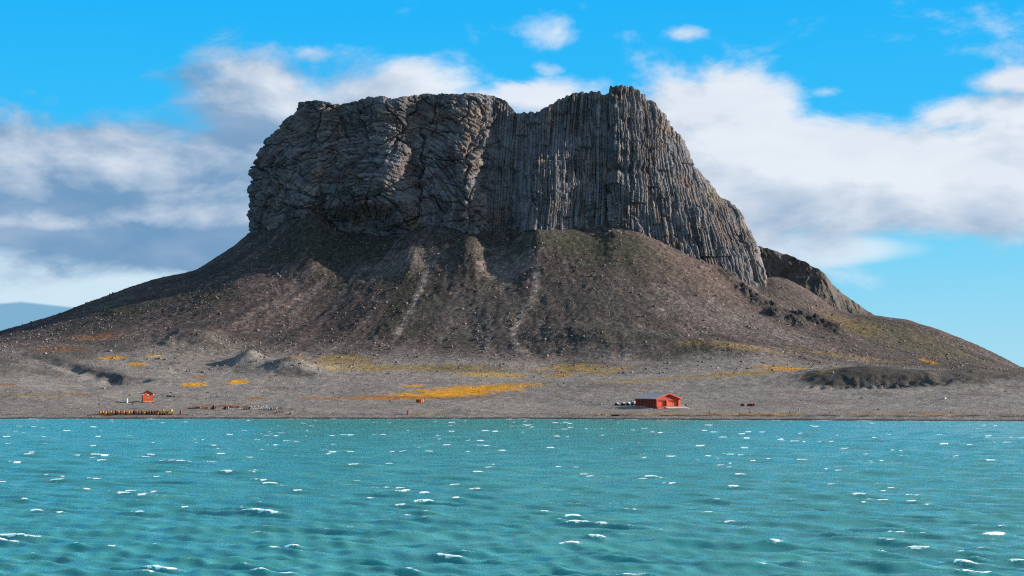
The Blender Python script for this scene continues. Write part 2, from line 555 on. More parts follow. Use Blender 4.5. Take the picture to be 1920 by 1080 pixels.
def new_mat(name):
    m = bpy.data.materials.new(name)
    m.use_nodes = True
    m.node_tree.nodes.clear()
    N = NT(m.node_tree)
    bs = N.n('ShaderNodeBsdfPrincipled')
    out = N.n('ShaderNodeOutputMaterial')
    N.link(bs.outputs[0], out.inputs[0])
    return m, N, bs


def earth_mat(name, fine=1.0, contrast=0.35, bump=0.12):
    m, N, bs = new_mat(name)
    at = N.n('ShaderNodeAttribute', attribute_name='tone')
    geo = N.n('ShaderNodeNewGeometry')
    n1 = N.noise(geo.outputs['Position'], 1.7 * fine, 5, 0.7)
    n2 = N.noise(geo.outputs['Position'], 0.35 * fine, 3, 0.6)
    f = N.math('ADD', N.math('MULTIPLY', N.math('SUBTRACT', n1, 0.5), 2.6 * contrast), N.math('MULTIPLY', N.math('SUBTRACT', n2, 0.5), 1.2 * contrast))
    f = N.math('ADD', f, 1.0)
    vm = N.n('ShaderNodeVectorMath', operation='SCALE')
    N.link(at.outputs['Color'], vm.inputs[0])
    N.link(f, vm.inputs[3])
    N.link(vm.outputs[0], bs.inputs['Base Color'])
    bs.inputs['Roughness'].default_value = 0.95
    bs.inputs['Specular IOR Level'].default_value = 0.15
    bp = N.n('ShaderNodeBump')
    bp.inputs['Distance'].default_value = bump
    bp.inputs['Strength'].default_value = 1.0
    N.link(n1, bp.inputs['Height'])
    N.link(bp.outputs[0], bs.inputs['Normal'])
    return m


def lerp(a, b, t):
    return a + (b - a) * t[..., None]


C = lambda *v: np.array(v, float)

# ------------------------------------------------------------------ ground
def axis(segs):
    out = [segs[0][0]]
    for lo, hi, st in segs:
        n = max(1, int(round((hi - lo) / st)))
        out += list(lo + (hi - lo) * (np.arange(1, n + 1) / n))
    return np.array(out)


gx = axis([(-900, -420, 24), (-420, -225, 2.6), (-218, 218, 0.58), (225, 420, 2.6), (420, 900, 24)])
gy = axis([(330, 366, 4), (366, 440, 0.45), (440, 530, 0.55), (530, 640, 0.55), (640, 680, 1.0), (680, 780, 5), (780, 1150, 24)])
GX, GY = np.meshgrid(gx, gy)
GZ, gq, gys, gap, gland, gfr, gfl, ga, gr = [v.reshape(GX.shape) for v in height(GX.ravel(), GY.ravel())]
GZ = np.where(np.abs(GX) > 430, GZ * np.clip((900 - np.abs(GX)) / 470, 0, 1) - 8 * (1 - np.clip((900 - np.abs(GX)) / 470, 0, 1)), GZ)



def zat(X, Y):
    """ground height by bilinear look-up"""
    X = np.atleast_1d(np.asarray(X, float)); Y = np.atleast_1d(np.asarray(Y, float))
    i = np.clip(np.searchsorted(gx, X) - 1, 0, len(gx) - 2); j = np.clip(np.searchsorted(gy, Y) - 1, 0, len(gy) - 2)
    u = (X - gx[i]) / (gx[i + 1] - gx[i]); v = (Y - gy[j]) / (gy[j + 1] - gy[j])
    return GZ[j, i] * (1 - u) * (1 - v) + GZ[j, i + 1] * u * (1 - v) + GZ[j + 1, i] * (1 - u) * v + GZ[j + 1, i + 1] * u * v


_yy = np.arange(368.0, 650.0, 0.2)


def on_ground(px, py):
    """survey helper: where the sight line through a photo pixel first meets the ground"""
    X = (px - 960) / F * _yy
    zr = 8 + (HZ - py) / F * _yy
    z = zat(X, _yy)
    k = np.argmax(z >= zr)
    if z[k] < zr[k]:
        k = np.argmin(zr - z)
    return float(X[k]), float(_yy[k]), float(z[k])


gravel = C(0.246, 0.218, 0.194)
gravel_d = C(0.140, 0.122, 0.110)
brown = C(0.105, 0.082, 0.072)
mauve = C(0.150, 0.118, 0.106)
pale = C(0.24, 0.20, 0.175)
olive = C(0.060, 0.060, 0.040)
dark = C(0.050, 0.050, 0.048)
ochre = C(0.60, 0.27, 0.015)
straw = C(0.34, 0.225, 0.075)
rust = C(0.26, 0.115, 0.045)

n_big = fbm(GX / 55, GY / 40, 4, 101)
n_mid = fbm(GX / 14, GY / 12, 4, 103)
n_sm = fbm(GX / 3, GY / 3, 3, 107)
strk = fbm(ga / 5.5 + n_big * 1.2, gr / 45, 4, 109)
strk2 = fbm(ga / 2.2 + n_mid * .5, gr / 30, 3, 113)
tone = np.broadcast_to(gravel, GX.shape + (3,)).copy()
tone = lerp(tone, gravel_d, sst(n_mid + .5 * n_sm, .1, .8) * .7)
tone = lerp(tone, mauve * 1.1, sst(n_big, .0, .5) * .35)
scree = np.broadcast_to(brown, GX.shape + (3,)).copy()
scree = lerp(scree, mauve, sst(strk + .4 * n_sm, .0, .6))
scree = lerp(scree, dark, sst(-strk - .3 * n_big + .25 * n_sm, .05, .5) * .8)
scree = lerp(scree, olive, sst(n_big + .7 * n_mid, .05, .6) * .75)
scree = lerp(scree, pale * .85, sst(strk2 + .6 * strk, .45, .9) * .55)
scree = scree * C(.83, .79, .82)
fld = sst(n_big + .55 * n_mid + .25 * n_sm, .12, .62)                 # darker block fields on the flat
tone = lerp(tone, C(.115, .103, .090), fld * sst(gfr, -1.0, -.1) * .75)
tone = lerp(tone, scree, sst(gfr + .10 * n_mid + .06 * n_sm, -.26, .20))
tone = tone * (1 + .22 * n_sm)[..., None]


def patch(px, py, rx, ry, col, amt, seed, soft=.45, stretch=1.0):
    """plant or moss cover: an ellipse on the ground with a ragged edge"""
    global tone
    x0, y0, _ = on_ground(px, py)
    _, ya, _ = on_ground(px, py - ry)
    _, yb, _ = on_ground(px, py + ry)
    RX = rx / F * y0; RY = max(0.8, abs(ya - yb) / 2)
    y0 = (ya + yb) / 2
    k = (np.abs(GX - x0) < RX * 1.8) & (np.abs(GY - y0) < RY * 2.0)
    if not k.any():
        return
    x, y = GX[k], GY[k]
    d = np.sqrt(((x - x0) / RX) ** 2 + ((y - y0) / RY) ** 2)
    d = d + .55 * fbm(x / (RX * .35 + .5), y / (RY * .35 + .3), 3, seed) + .34 * fbm(x / 2.2, y / 1.4, 2, seed + 9)
    m = (1 - sst(d, 1 - soft, 1 + soft * .3)) * amt
    tone[k] = tone[k] + (col - tone[k]) * m[:, None]


def band(pts, wpx, col, amt, seed):
    """a strip along surveyed points"""
    global tone
    g = [on_ground(*p)[:2] for p in pts]
    w = wpx / F * g[0][1]
    xa, xb = min(p[0] for p in g) - 4 * w, max(p[0] for p in g) + 4 * w
    ya, yb = min(p[1] for p in g) - 8 * w, max(p[1] for p in g) + 8 * w
    k = (GX > xa) & (GX < xb) & (GY > ya) & (GY < yb)
    x, y = GX[k], GY[k]
    d, s, al = poly_sd(x, y, g)
    d = d / w * (1 + .5 * fbm(x / 5, y / 5, 3, seed)) + .3 * fbm(x / 1.5, y / 1.5, 2, seed + 3)
    m = (1 - sst(d, .25, 1.2)) * amt * sst(al, -.02, .15) * (1 - sst(al, .85, 1.02)) * (.5 + .5 * sst(fbm(x / 2.2, y / 2.6, 3, seed + 5), -.3, .25))
    tone[k] = tone[k] + (col - tone[k]) * m[:, None]


# rock chutes
band([(830, 468), (805, 500), (790, 540), (770, 585), (748, 620), (738, 645)], 8, C(.29, .235, .205), .95, 201)
band([(1003, 480), (1006, 520), (1000, 560), (975, 595), (962, 620), (965, 645), (985, 662), (1010, 675)], 8, C(.31, .25, .215), 1.0, 205)
band([(560, 535), (520, 565), (470, 590), (430, 615)], 10, mauve * 1.3, .7, 209)
band([(610, 520), (575, 560), (540, 595)], 9, pale * .8, .6, 211)
band([(690, 490), (650, 540), (620, 590)], 8, mauve * 1.2, .6, 213)
# brighter scree fans
patch(950, 500, 60, 40, mauve * 1.25, .8, 221)
patch(760, 490, 80, 30, mauve * 1.15, .7, 222)
patch(1260, 455, 110, 40, C(.135, .10, .085), .8, 223)
patch(1330, 520, 150, 40, C(.115, .082, .072), .8, 224)
patch(1130, 470, 120, 40, olive * .95, .75, 225)
patch(1000, 450, 90, 22, olive * 1.05, .7, 226)
patch(620, 470, 150, 40, olive * .85, .8, 227)
patch(1130, 560, 170, 45, C(.075, .068, .058), .7, 228)
patch(880, 590, 120, 60, C(.085, .078, .070), .6, 229)
patch(1150, 630, 200, 26, C(.070, .066, .056), .75, 230)
patch(1380, 605, 160, 30, C(.16, .13, .12), .6, 231)
patch(1700, 635, 130, 30, C(.085, .075, .045), .8, 232)
patch(1600, 610, 60, 16, straw * .45, .55, 233)
patch(1480, 480, 40, 40, mauve, .6, 234)
# moss and dry grass
for i, (px, py, rx, ry, col, amt) in enumerate([
        (730, 746, 90, 4, ochre * .8, .9), (790, 742, 80, 5.5, ochre, .95), (850, 736, 80, 7, ochre, .97), (910, 729, 80, 6.5, ochre, .97), (970, 722, 70, 4, ochre * .9, .8), (720, 746, 70, 5, rust * 1.2, .8), (960, 722, 60, 4, straw, .5), (830, 746, 110, 3, rust, .7),
        (365, 721, 27, 4.5, ochre * 1.1, 1), (447, 717, 24, 5, ochre * 1.1, 1), (212, 671, 28, 4, ochre, .95), (258, 683, 18, 4, ochre, .95), (290, 667, 20, 4, straw * 1.3, .8),
        (375, 707, 16, 2.5, rust * 1.4, .8), (180, 632, 55, 7, rust * .8, .7), (110, 655, 60, 8, rust * .7, .6), (480, 749, 26, 3, rust * 1.4, .9), (600, 747, 40, 3, rust * 1.2, .8),
        (545, 671, 20, 4, ochre * .8, .8), (640, 675, 70, 10, straw * .8, .8), (690, 690, 60, 7, straw, .8), (620, 690, 30, 4, straw * 1.1, .8), (760, 690, 60, 7, straw * .8, .7),
        (925, 703, 75, 6, straw * 1.15, .9), (870, 690, 90, 8, straw * .6, .7), (1080, 690, 70, 9, straw * .9, .8), (1050, 704, 30, 3, ochre * .8, .8), (1130, 700, 40, 5, straw * .7, .7),
        (775, 723, 22, 3, ochre, .8), (1165, 690, 20, 3, ochre * .7, .7), (1400, 652, 130, 5, straw * .65, .6), (1590, 668, 120, 5, straw * .7, .5), (1740, 678, 16, 5, ochre * .6, .8),
        (1480, 692, 70, 4, ochre * .8, .9), (1400, 700, 80, 5, straw * .9, .9), (1560, 695, 50, 4, straw, .8), (1520, 703, 30, 4, ochre * .6, .7), (1280, 708, 90, 3, straw * .9, .7), (1180, 716, 70, 2.5, straw, .7),
        (1880, 698, 60, 4, straw * .8, .8), (60, 741, 60, 3, straw * .8, .8), (150, 740, 40, 3, rust, .7), (10, 722, 20, 3, rust, .7), (1830, 719, 40, 2, straw, .7),
        (800, 776, 40, 2, straw * .8, .6), (430, 762, 70, 3.5, C(.24, .10, .05), .8), (372, 763, 26, 2.5, C(.26, .11, .06), .85), (1560, 776.5, 300, 1.0, rust, .4)]):
    patch(px, py, rx, ry, col, amt, 300 + i * 7)
# dark volcanic moraine in the east, shade of the west bank wall put into the tone
md = np.sqrt(((GX - 132) / 56) ** 2 + ((GY - 472) / 21) ** 2) + .35 * n_mid + .2 * n_big
tone = lerp(tone, C(.100, .084, .070), (1 - sst(md, .6, 1.15)) * .9)
md = np.sqrt(((GX - 97) / 18) ** 2 + ((GY - 467) / 10) ** 2) + .5 * n_mid
tone = lerp(tone, C(.055, .048, .042), (1 - sst(md, .6, 1.2)) * .8)
patch(470, 690, 40, 12, C(.15, .13, .115), .6, 403)
patch(555, 697, 45, 12, C(.085, .076, .068), .75, 404)
d, s, al = poly_sd(GX, GY, GULLY)
m = (1 - sst(d + 2.5 * n_mid, .5, 4.0)) * sst(al, 0, .3) * (1 - sst(al, .85, 1.0)) * .6
tone = lerp(tone, C(.050, .046, .044), m)
for (cx, cy, rx, ry) in CRAGS:
    dd = np.sqrt(((GX - cx) / rx) ** 2 + ((GY - cy) / ry) ** 2)
    tone = lerp(tone, C(.050, .046, .045), (1 - sst(dd + .5 * n_mid, .6, 1.2)) * .8)
# tide lines: wet dark stones at the water, brown weed wrack, ochre strand in the east
up = GY - gys
east = sst(gq, 1050, 1250)
wig = 1.2 * fbm(GX / 9, GY / 40, 3, 501)
tone = lerp(tone, C(.055, .045, .050), 1 - sst(up + .5 * wig, 1.0, 2.6))
wr = np.exp(-((up - 5.2 - wig) / .9) ** 2) * sst(fbm(GX / 6, GY / 3, 3, 503), -.25, .25)
tone = lerp(tone, C(.045, .032, .028), wr * (.35 + .6 * east))
st = np.exp(-((up - 7.4 - wig * .6) / 1.3) ** 2) * sst(fbm(GX / 16, GY / 4, 3, 507) + .25, -.1, .3)
tone = lerp(tone, C(.36, .19, .05), st * (.15 + .75 * east))
spk = np.random.default_rng(5).normal(0, 1, GX.shape)
tone = tone * np.exp(.30 * spk * (.50 + .75 * gap) - .03)[..., None]
tone = np.clip(tone * .76, 0.010, 1)

m_ground = earth_mat('ground_gravel_scree', 1.35, 1.05, 0.30)
ground = grid_mesh('ground', np.stack([GX, GY, GZ], -1), m_ground, {'tone': tone})
tag(ground, 'grey gravel plain and brown scree apron below the cliffs', kind='structure')

# ------------------------------------------------------------------ rock massif
NF, NB, NVV = 1150, 60, 262
u = np.linspace(0, 1, NF)
g_ = 0.72 * u + 0.28 * (1 - np.cos(np.pi * u)) / 2
tv = np.concatenate([np.linspace(0, .18, 14)[:-1], np.linspace(.18, 1, NVV - 13)])
g2, t2 = np.meshgrid(g_, tv)
MX, MY, MZ, MQ, MR = massif(g2, t2)
du = np.stack(np.gradient(MX, axis=1) if False else [np.gradient(MX, axis=1), np.gradient(MY, axis=1), np.gradient(MZ, axis=1)], -1)
dv = np.stack([np.gradient(MX, axis=0), np.gradient(MY, axis=0), np.gradient(MZ, axis=0)], -1)
MN = np.cross(du, dv)
MN /= np.linalg.norm(MN, axis=-1, keepdims=True) + 1e-9
MN[..., 2] *= .35
arc = np.concatenate([np.zeros((NVV, 1)), np.cumsum(np.hypot(np.diff(MX, axis=1), np.diff(MY, axis=1)), axis=1)], 1)
arc = MX * 1.08 + .25 * (MY - 620) * sst(MQ, 1230, 1400)

wcol = sst(MQ + 30 * fbm(MX / 12, MZ / 12, 2, 601), 890, 965)


def columns(c, Z, w, seed, seg, jit=.34):
    """columnar jointing: profile across a column, offset per column and per broken length"""
    p = c / w
    i = np.floor(p)
    # jittered cell borders
    b0 = i + jit * (h1(i.astype(np.int64), seed) - .5)
    i = np.where(p < b0, i - 1, i)
    b1 = i + 1 + jit * (h1((i + 1).astype(np.int64), seed) - .5)
    i = np.where(p >= b1, i + 1, i)
    ii = i.astype(np.int64)
    b0 = i + jit * (h1(ii, seed) - .5); b1 = i + 1 + jit * (h1(ii + 1, seed) - .5)
    f = np.clip((p - b0) / (b1 - b0), 0, 1)
    prof = 1 - np.abs(2 * f - 1) ** 3
    j = np.floor(Z / (seg * (.6 + .8 * h1(ii, seed + 5))) + 7 * h1(ii, seed + 3)).astype(np.int64)
    return prof, h1(ii, seed + 1), h2(ii, j, seed + 2), ii, j


lean = np.clip((MQ - 1180) / 240.0, -.3, 1) * .20
cc = arc + lean * (MZ - 95) + .8 * fbm(MX / 18, MZ / 34, 2, 611)
p1, o1, s1, i1, j1 = columns(cc, MZ, 1.12, 621, 7.0)
p2, o2, s2, i2, j2 = columns(cc + .8 * fbm(MX / 6, MZ / 20, 2, 627), MZ, 5.2, 631, 17.0)
p3, o3, s3, i3, j3 = columns(cc, MZ, 0.62, 641, 4.0)
col_d = .62 * p1 + .55 * (o1 - .5) + .85 * (s1 - .5) + 1.5 * (s2 - .5) + .9 * (o2 - .5) + .18 * p3 + .3 * (s3 - .5)
col_d = col_d + 1.3 * fbm(MX / 11, MZ / 9, 4, 651)
# broken ledges and fallen-out pockets
pk = sst(fbm(MX / 5, MZ / 8, 3, 653), .18, .42)
col_d = col_d - .8 * pk + .3 * (np.floor(3 * fbm(MX / 9, MZ / 5, 3, 655)) * .6)
# western half: platy lava, curved dipping sheets and blocky breaks
cxm, czm = (700 - 960) / 4.923, rowz(420, 630)
rr = np.hypot((MX - cxm), (MZ - czm) * 1.15) + 2.6 * fbm(MX / 13, MZ / 13, 4, 661)
an = np.arctan2(MZ - czm, MX - cxm) * 22
tilt = MX * .55 + MZ * .84 + 2.5 * fbm(MX / 15, MZ / 15, 3, 663)
q1, a1, b1_, k1, l1 = columns(rr, an, 1.9, 671, 5.0)
q2, a2, b2_, k2, l2 = columns(tilt, MX - MZ * .4, 1.2, 681, 3.5)
wl = sst(fbm(MX / 22, MZ / 22, 3, 667), -.2, .2)
plat = .35 * (q1 * wl + q2 * (1 - wl)) + .9 * ((b1_ - .5) * wl + (b2_ - .5) * (1 - wl)) + .5 * (a1 - .5)
plat = plat + 1.2 * fbm(MX / 12, MZ / 10, 5, 691) + .45 * ridged(MX / 5 + MZ / 9, MZ / 5 - MX / 12, 3, 697)
crk = ridged(MX / 9 + .3 * MZ / 9, MZ / 11 - .25 * MX / 11, 3, 699)
plat = plat * .52 + 1.9 * fbm(MX / 17, MZ / 24, 3, 695) - .5 * sst(crk, .66, .9) + .55 * np.floor(2.5 * fbm(MX / 7 + MZ / 11, MZ / 6 - MX / 13, 3, 693)) * .5
wx = MX + 3 * fbm(MX / 8, MZ / 8, 3, 687); wz = MZ + 3 * fbm(MX / 8 + 5, MZ / 8, 3, 689)
for k, (sx_, sz_, w_, dp) in enumerate(((20, 34, .05, 1.9), (11, 24, .06, 1.3), (26, 9, .07, .9), (14, 6, .08, .7))):      # joints: a few long continuous cracks
    plat = plat - dp * (1 - sst(np.abs(gnoise(wx / sx_ + .25 * wz / sz_, wz / sz_ - .3 * wx / sx_, 760 + k)), 0, w_))
plat = plat + .45 * q1 + .35 * (b1_ - .5)
disp = plat * (1 - wcol) + col_d * wcol
disp = disp + .35 * fbm(MX / 1.6, MZ / 1.6, 3, 701)
# the notch gully west of the summit prow, and ledges
disp = disp - 2.6 * np.exp(-((MQ - 1132 - 4 * fbm(MZ / 9, MZ / 9 + 3, 2, 703)) / 7.0) ** 2) * (1 - sst(MR, 300, 360))
disp = disp - 2.0 * np.exp(-((MR - 335 - 9 * fbm(MX / 8, MX / 9, 2, 705)) / 7.0) ** 2) * sst(MQ, 1120, 1150) * (1 - sst(MQ, 1190, 1220))
fadee = np.clip((1 - np.abs(2 * g2 - 1) ** 14), 0, 1)
rim = 1 - .55 * sst(t2, .96, 1.0)
MP = np.stack([MX, MY, MZ], -1) + MN * (disp * rim)[..., None]
# ragged rim
MP[..., 2] += sst(t2, .80, 1.0) * (.7 * fbm(MX / 3.0, MX / 5 + 9, 4, 711) + wcol * .7 * (o1 - .5) + .35 * (s3 - .5) * wcol)
# back side and cap (plain, out of view)
ub = np.linspace(1, 0, NB + 2)[1:-1]
g3, t3 = np.meshgrid(ub, tv)
BX, BY, BZ, _, _ = massif(g3, t3)
BY2 = 2 * YC - BY + 12 - 14 * t3
BP = np.stack([BX + 1.5 * fbm(BX / 9, BZ / 9, 3, 721), BY2 + 2 * fbm(BX / 11, BZ / 8, 3, 723), BZ], -1)
ring_ = np.concatenate([MP, BP], 1)
cap = []
topr = ring_[-1]
yc_ = np.full(len(topr), YC - 4)
for k in (0.35, 0.7, 0.97):
    c_ = topr.copy()
    c_[:, 1] = topr[:, 1] + (yc_ - topr[:, 1]) * k
    zm = np.interp(topr[:, 0], topr[:NF, 0], topr[:NF, 2])
    c_[:, 2] = topr[:, 2] * (1 - k) + (zm - 1.0 - 2.5 * k) * k
    cap.append(c_)
ring_ = np.concatenate([ring_, np.stack(cap)], 0)

rk = np.broadcast_to(C(.212, .200, .206), MX.shape + (3,)).copy()
rk = lerp(rk, C(.125, .108, .106), sst(fbm(MX / 9, MZ / 14, 4, 731), -.05, .45) * .8)
rk = lerp(rk, C(.27, .185, .14), sst(fbm(MX / 10 + 4, MZ / 16, 4, 733), .12, .5) * .55)
rk = lerp(rk, C(.17, .11, .105), sst(fbm(MX / 14, MZ / 9, 4, 737), .1, .5) * (1 - wcol) * .8)
per = .72 + .56 * (o1 * .5 + s1 * .5)
rk = rk * (1 + (per - 1) * wcol)[..., None] * (1 + ((.75 + .5 * b1_) - 1) * (1 - wcol))[..., None]
buff = sst(fbm(MX / 3, MZ / 7, 3, 741), .25, .55)
rk = lerp(rk, C(.38, .30, .225), buff * .5)
# a fresh tan scar on the eastern flank
rk = lerp(rk, C(.36, .27, .18), np.exp(-(((MQ - 1328) / 16) ** 2 + ((MR - 362) / 20) ** 2)) * .8)
rk = lerp(rk, C(.055, .06, .045), sst(fbm(MX / 6, MZ / 5, 3, 743), .3, .6) * .5)
rk = rk * np.exp(.20 * np.random.default_rng(9).normal(0, 1, MX.shape) - .40)[..., None]
rb = np.broadcast_to(C(.12, .115, .112), BX.shape + (3,))
rk = np.concatenate([rk, rb], 1)
rk = np.concatenate([rk, np.repeat(rk[-1:], 3, 0)], 0)
m_rock = earth_mat('basalt_rock', 1.3, 0.55, 0.25)
massif_ob = grid_mesh('rock_massif', ring_, m_rock, {'tone': rk}, smooth=False, close_u=True)
tag(massif_ob, 'flat-topped dark basalt massif with columnar cliffs', kind='structure')

# eastern back ridge
RT = table([(1360, 470), (1400, 462), (1425, 463), (1450, 470), (1475, 480), (1500, 492), (1530, 508), (1548, 524), (1565, 540), (1600, 567), (1625, 584), (1645, 594), (1700, 612), (1760, 640)], 4)
qx = np.linspace(1360, 1740, 360)
tt = np.linspace(0, 1, 110)
RQ, RTt = np.meshgrid(qx, tt)
RY0 = 700.0
RX = (RQ - 960) / F * RY0
rtop = 8 + (HZ - RT(RQ)) / F * RY0
RZ = 24 + (rtop - 24) * np.minimum(RTt / .72, 1)
RY = RY0 - 26 * (1 - np.minimum(RTt / .72, 1)) ** 1.0 - 2 + np.maximum(RTt - .72, 0) / .28 * 45
RZ = RZ - np.maximum(RTt - .72, 0) / .28 * 30
pp, oo, ss_, _, _ = columns(RX + .25 * RZ + fbm(RX / 9, RZ / 9, 3, 801), RZ, 1.6, 803, 6)
dsp = .12 * pp + .5 * (ss_ - .5) + 3.2 * fbm(RX / 10, RZ / 11, 5, 807) + .9 * fbm(RX / 2.5, RZ / 2.5, 3, 809)
saw = np.interp(RQ + (RZ - 50) * 1.2, [1360, 1470, 1520, 1540, 1560, 1640], [0, 2, 6.5, 7, 1, 0])
front = np.where(RTt < .72, 1.0, .3)
RYd = RY - (dsp * .9 + saw) * front
RZd = RZ + .5 * fbm(RX / 3, RX / 4, 3, 811) * sst(RTt, .5, .72)
rt = lerp(np.broadcast_to(C(.095, .080, .070), RX.shape + (3,)), C(.058, .055, .047), sst(fbm(RX / 9, RZ / 7, 4, 813), -.1, .3))
rt = lerp(rt, C(.11, .088, .072), sst(fbm(RX / 5, RZ / 6, 3, 815), .15, .5) * .7)
ridge = grid_mesh('rock_ridge', np.stack([RX, RYd, RZd], -1), m_rock, {'tone': rt}, smooth=False)
tag(ridge, 'brown rocky ridge descending east behind the massif', kind='structure')

# ------------------------------------------------------------------ scattered stones on scree and plain (uncountable)
def ico():
    bm = bmesh.new()
    bmesh.ops.create_icosphere(bm, subdivisions=1, radius=1.0)
    v = np.array([p.co[:] for p in bm.verts]); f = np.array([[w.index for w in p.verts] for p in bm.faces])
    bm.free()
    return v, f


IV, IF = ico()


def stones(name, X, Y, size, cols, label):
    n = len(X)
    Z = zat(X, Y)
    jit = 1 + .38 * rng.uniform(-1, 1, (n, len(IV), 1))
    sc = size[:, None] * rng.uniform(.6, 1.3, (n, 3)) * np.array([1, 1, .75])
    P = IV[None] * jit * sc[:, None, :]
    an_ = rng.uniform(0, 6.28, n)
    c, s = np.cos(an_)[:, None], np.sin(an_)[:, None]
    P = np.stack([P[..., 0] * c - P[..., 1] * s, P[..., 0] * s + P[..., 1] * c, P[..., 2]], -1)
    P += np.stack([X, Y, Z + size * .25], -1)[:, None]
    nv = len(IV)
    faces = (IF[None] + (np.arange(n) * nv)[:, None, None]).reshape(-1, 3)
    me = bpy.data.meshes.new(name)
    me.vertices.add(n * nv); me.vertices.foreach_set('co', P.astype(np.float32).ravel())
    me.loops.add(len(faces) * 3); me.loops.foreach_set('vertex_index', faces.astype(np.int32).ravel())
    me.polygons.add(len(faces))
    me.polygons.foreach_set('loop_start', np.arange(0, len(faces) * 3, 3, dtype=np.int32))
    me.polygons.foreach_set('loop_total', np.full(len(faces), 3, dtype=np.int32))
    me.update(calc_edges=True)
    at = me.attributes.new('tone', 'FLOAT_COLOR', 'POINT')
    c4 = np.ones((n * nv, 4), np.float32); c4[:, :3] = np.repeat(cols, nv, 0)
    at.data.foreach_set('color', c4.ravel())
    me.materials.append(m_stone)
    o = bpy.data.objects.new(name, me); COL.objects.link(o)
    return tag(o, label, 'stones', kind='stuff')


m_stone = earth_mat('loose_stone', 4.0, 0.2, 0.03)
N1 = 60000
X = rng.uniform(-205, 215, N1); Y = rng.uniform(500, 628, N1)
bh = base_height(X, Y)
d1_ = fbm(X / 14, Y / 14, 3, 901)
keep = (rng.uniform(0, 1, N1) < (.35 + .9 * d1_)) & (bh[6] < 1.0) & (np.abs(F * X / Y) < 1050)
X, Y = X[keep], Y[keep]
sz = .09 + .10 * rng.pareto(2.6, len(X)).clip(0, 4.0)
cl = lerp(np.broadcast_to(C(.14, .115, .105), (len(X), 3)), C(.28, .23, .195), rng.uniform(0, 1, len(X)) ** 2.2)
stones('scree_stones', X, Y, sz, cl, 'loose stones scattered over the scree slopes')
N2 = 9000
X = rng.uniform(-160, 170, N2); Y = 376 + 150 * rng.uniform(0, 1, N2) ** 1.1
bh = base_height(X, Y)
keep = (Y > bh[2] + 1.5) & (rng.uniform(0, 1, N2) < (.3 + .9 * fbm(X / 12, Y / 12, 3, 905))) & (np.abs(F * X / Y) < 1050)
X, Y = X[keep], Y[keep]
sz = .05 + .06 * rng.pareto(2.2, len(X)).clip(0, 5)
cl = lerp(np.broadcast_to(C(.10, .092, .088), (len(X), 3)), C(.36, .32, .28), rng.uniform(0, 1, len(X)) ** 2.6)
stones('plain_stones', X, Y, sz, cl, 'loose stones scattered over the gravel plain')

# ------------------------------------------------------------------ sea
NWX, NWY = 760, 660
sy = np.exp(np.linspace(math.log(48), math.log(405), NWY))
ss = np.concatenate([np.linspace(-.85, -.335, 70)[:-1], np.linspace(-.335, .335, NWX), np.linspace(.335, .85, 70)[1:]])
SS, SY = np.meshgrid(ss, sy)
SX = SS * SY
wr_ = np.random.default_rng(21)
DX = np.zeros_like(SX); DY = np.zeros_like(SX); DZ = np.zeros_like(SX); JA = np.zeros_like(SX)
spc = np.maximum(SY * (math.log(405 / 48) / NWY), SY * np.where(np.abs(SS) < .335, .67 / NWX, .0075))
wind = math.radians(248)        # running towards the viewer and a little to the left
NWV = 84
for k in range(NWV):
    lam = 0.45 * (5.5 / 0.45) ** ((k + wr_.uniform()) / NWV)
    th = (wind if k % 4 else wind + .6) + wr_.normal(0, .30 + .35 * (1 - min(1, lam / 3)))
    kx, ky = .80 * math.cos(th) * 2 * math.pi / lam, math.sin(th) * 2 * math.pi / lam       # long-crested
    a = .0108 * min(lam, 2.2) ** .80 * (1 if lam < 2.2 else (lam / 2.2) ** .1)
    ph = wr_.uniform(0, 6.283)
    att = np.clip((lam / spc - 2.2) / 2.0, 0, 1)
    grp_ = 1 + .5 * np.sin(SX * .03 * wr_.normal() + SY * .03 * wr_.normal() + ph * 3)
    arg = kx * SX + ky * SY + ph
    s_, c_ = np.sin(arg), np.cos(arg)
    A = a * att * grp_
    DZ += A * c_
    DX -= A * s_ * math.cos(th) * .75
    DY -= A * s_ * math.sin(th) * .75
    if lam > 1.2:
        JA += (a * grp_) * (2 * math.pi / lam) * c_
for lam, th, a, ph in ((13.0, 4.05, .060, .4), (10.2, 4.42, .055, 2.2), (8.3, 3.85, .050, 4.0), (8.9, 4.9, .04, 1.1)):     # wave trains
    arg = (math.cos(th) * SX + math.sin(th) * SY) * 2 * math.pi / lam + ph + 1.6 * fbm(SX / 40, SY / 40, 2, 971)
    env = .5 + .5 * np.sin(SX / 23 * math.sin(th) + SY / 31 + ph * 5)
    A = a * env
    DZ += A * (np.cos(arg) + .35 * np.cos(2 * arg)); JA += 1.2 * A * 2 * math.pi / lam * np.cos(arg)
shal = sst(8 * F / (SHORE(960 + F * SS) - HZ) - SY, 0, 25)
edge_f = (1 - sst(np.abs(SS), .70, .84)) * sst(SY, 48, 54) * (1 - sst(SY, 398, 404))
DZ *= (.25 + .75 * shal) * edge_f
DX *= edge_f; DY *= edge_f
JA = JA / JA.std()
JA = JA + 1.5 * fbm(SX / 16, SY / 13, 3, 951) + .5 * fbm(SX / 1.8, SY / 1.0, 3, 953)
JA = JA / JA.std()
thr = np.percentile(JA, 98.6) + .10 * (1 - sst(SY, 90, 260))
foam = sst(JA, thr, thr + .5)
foam_soft = sst(JA, thr - 1.0, thr + .5)
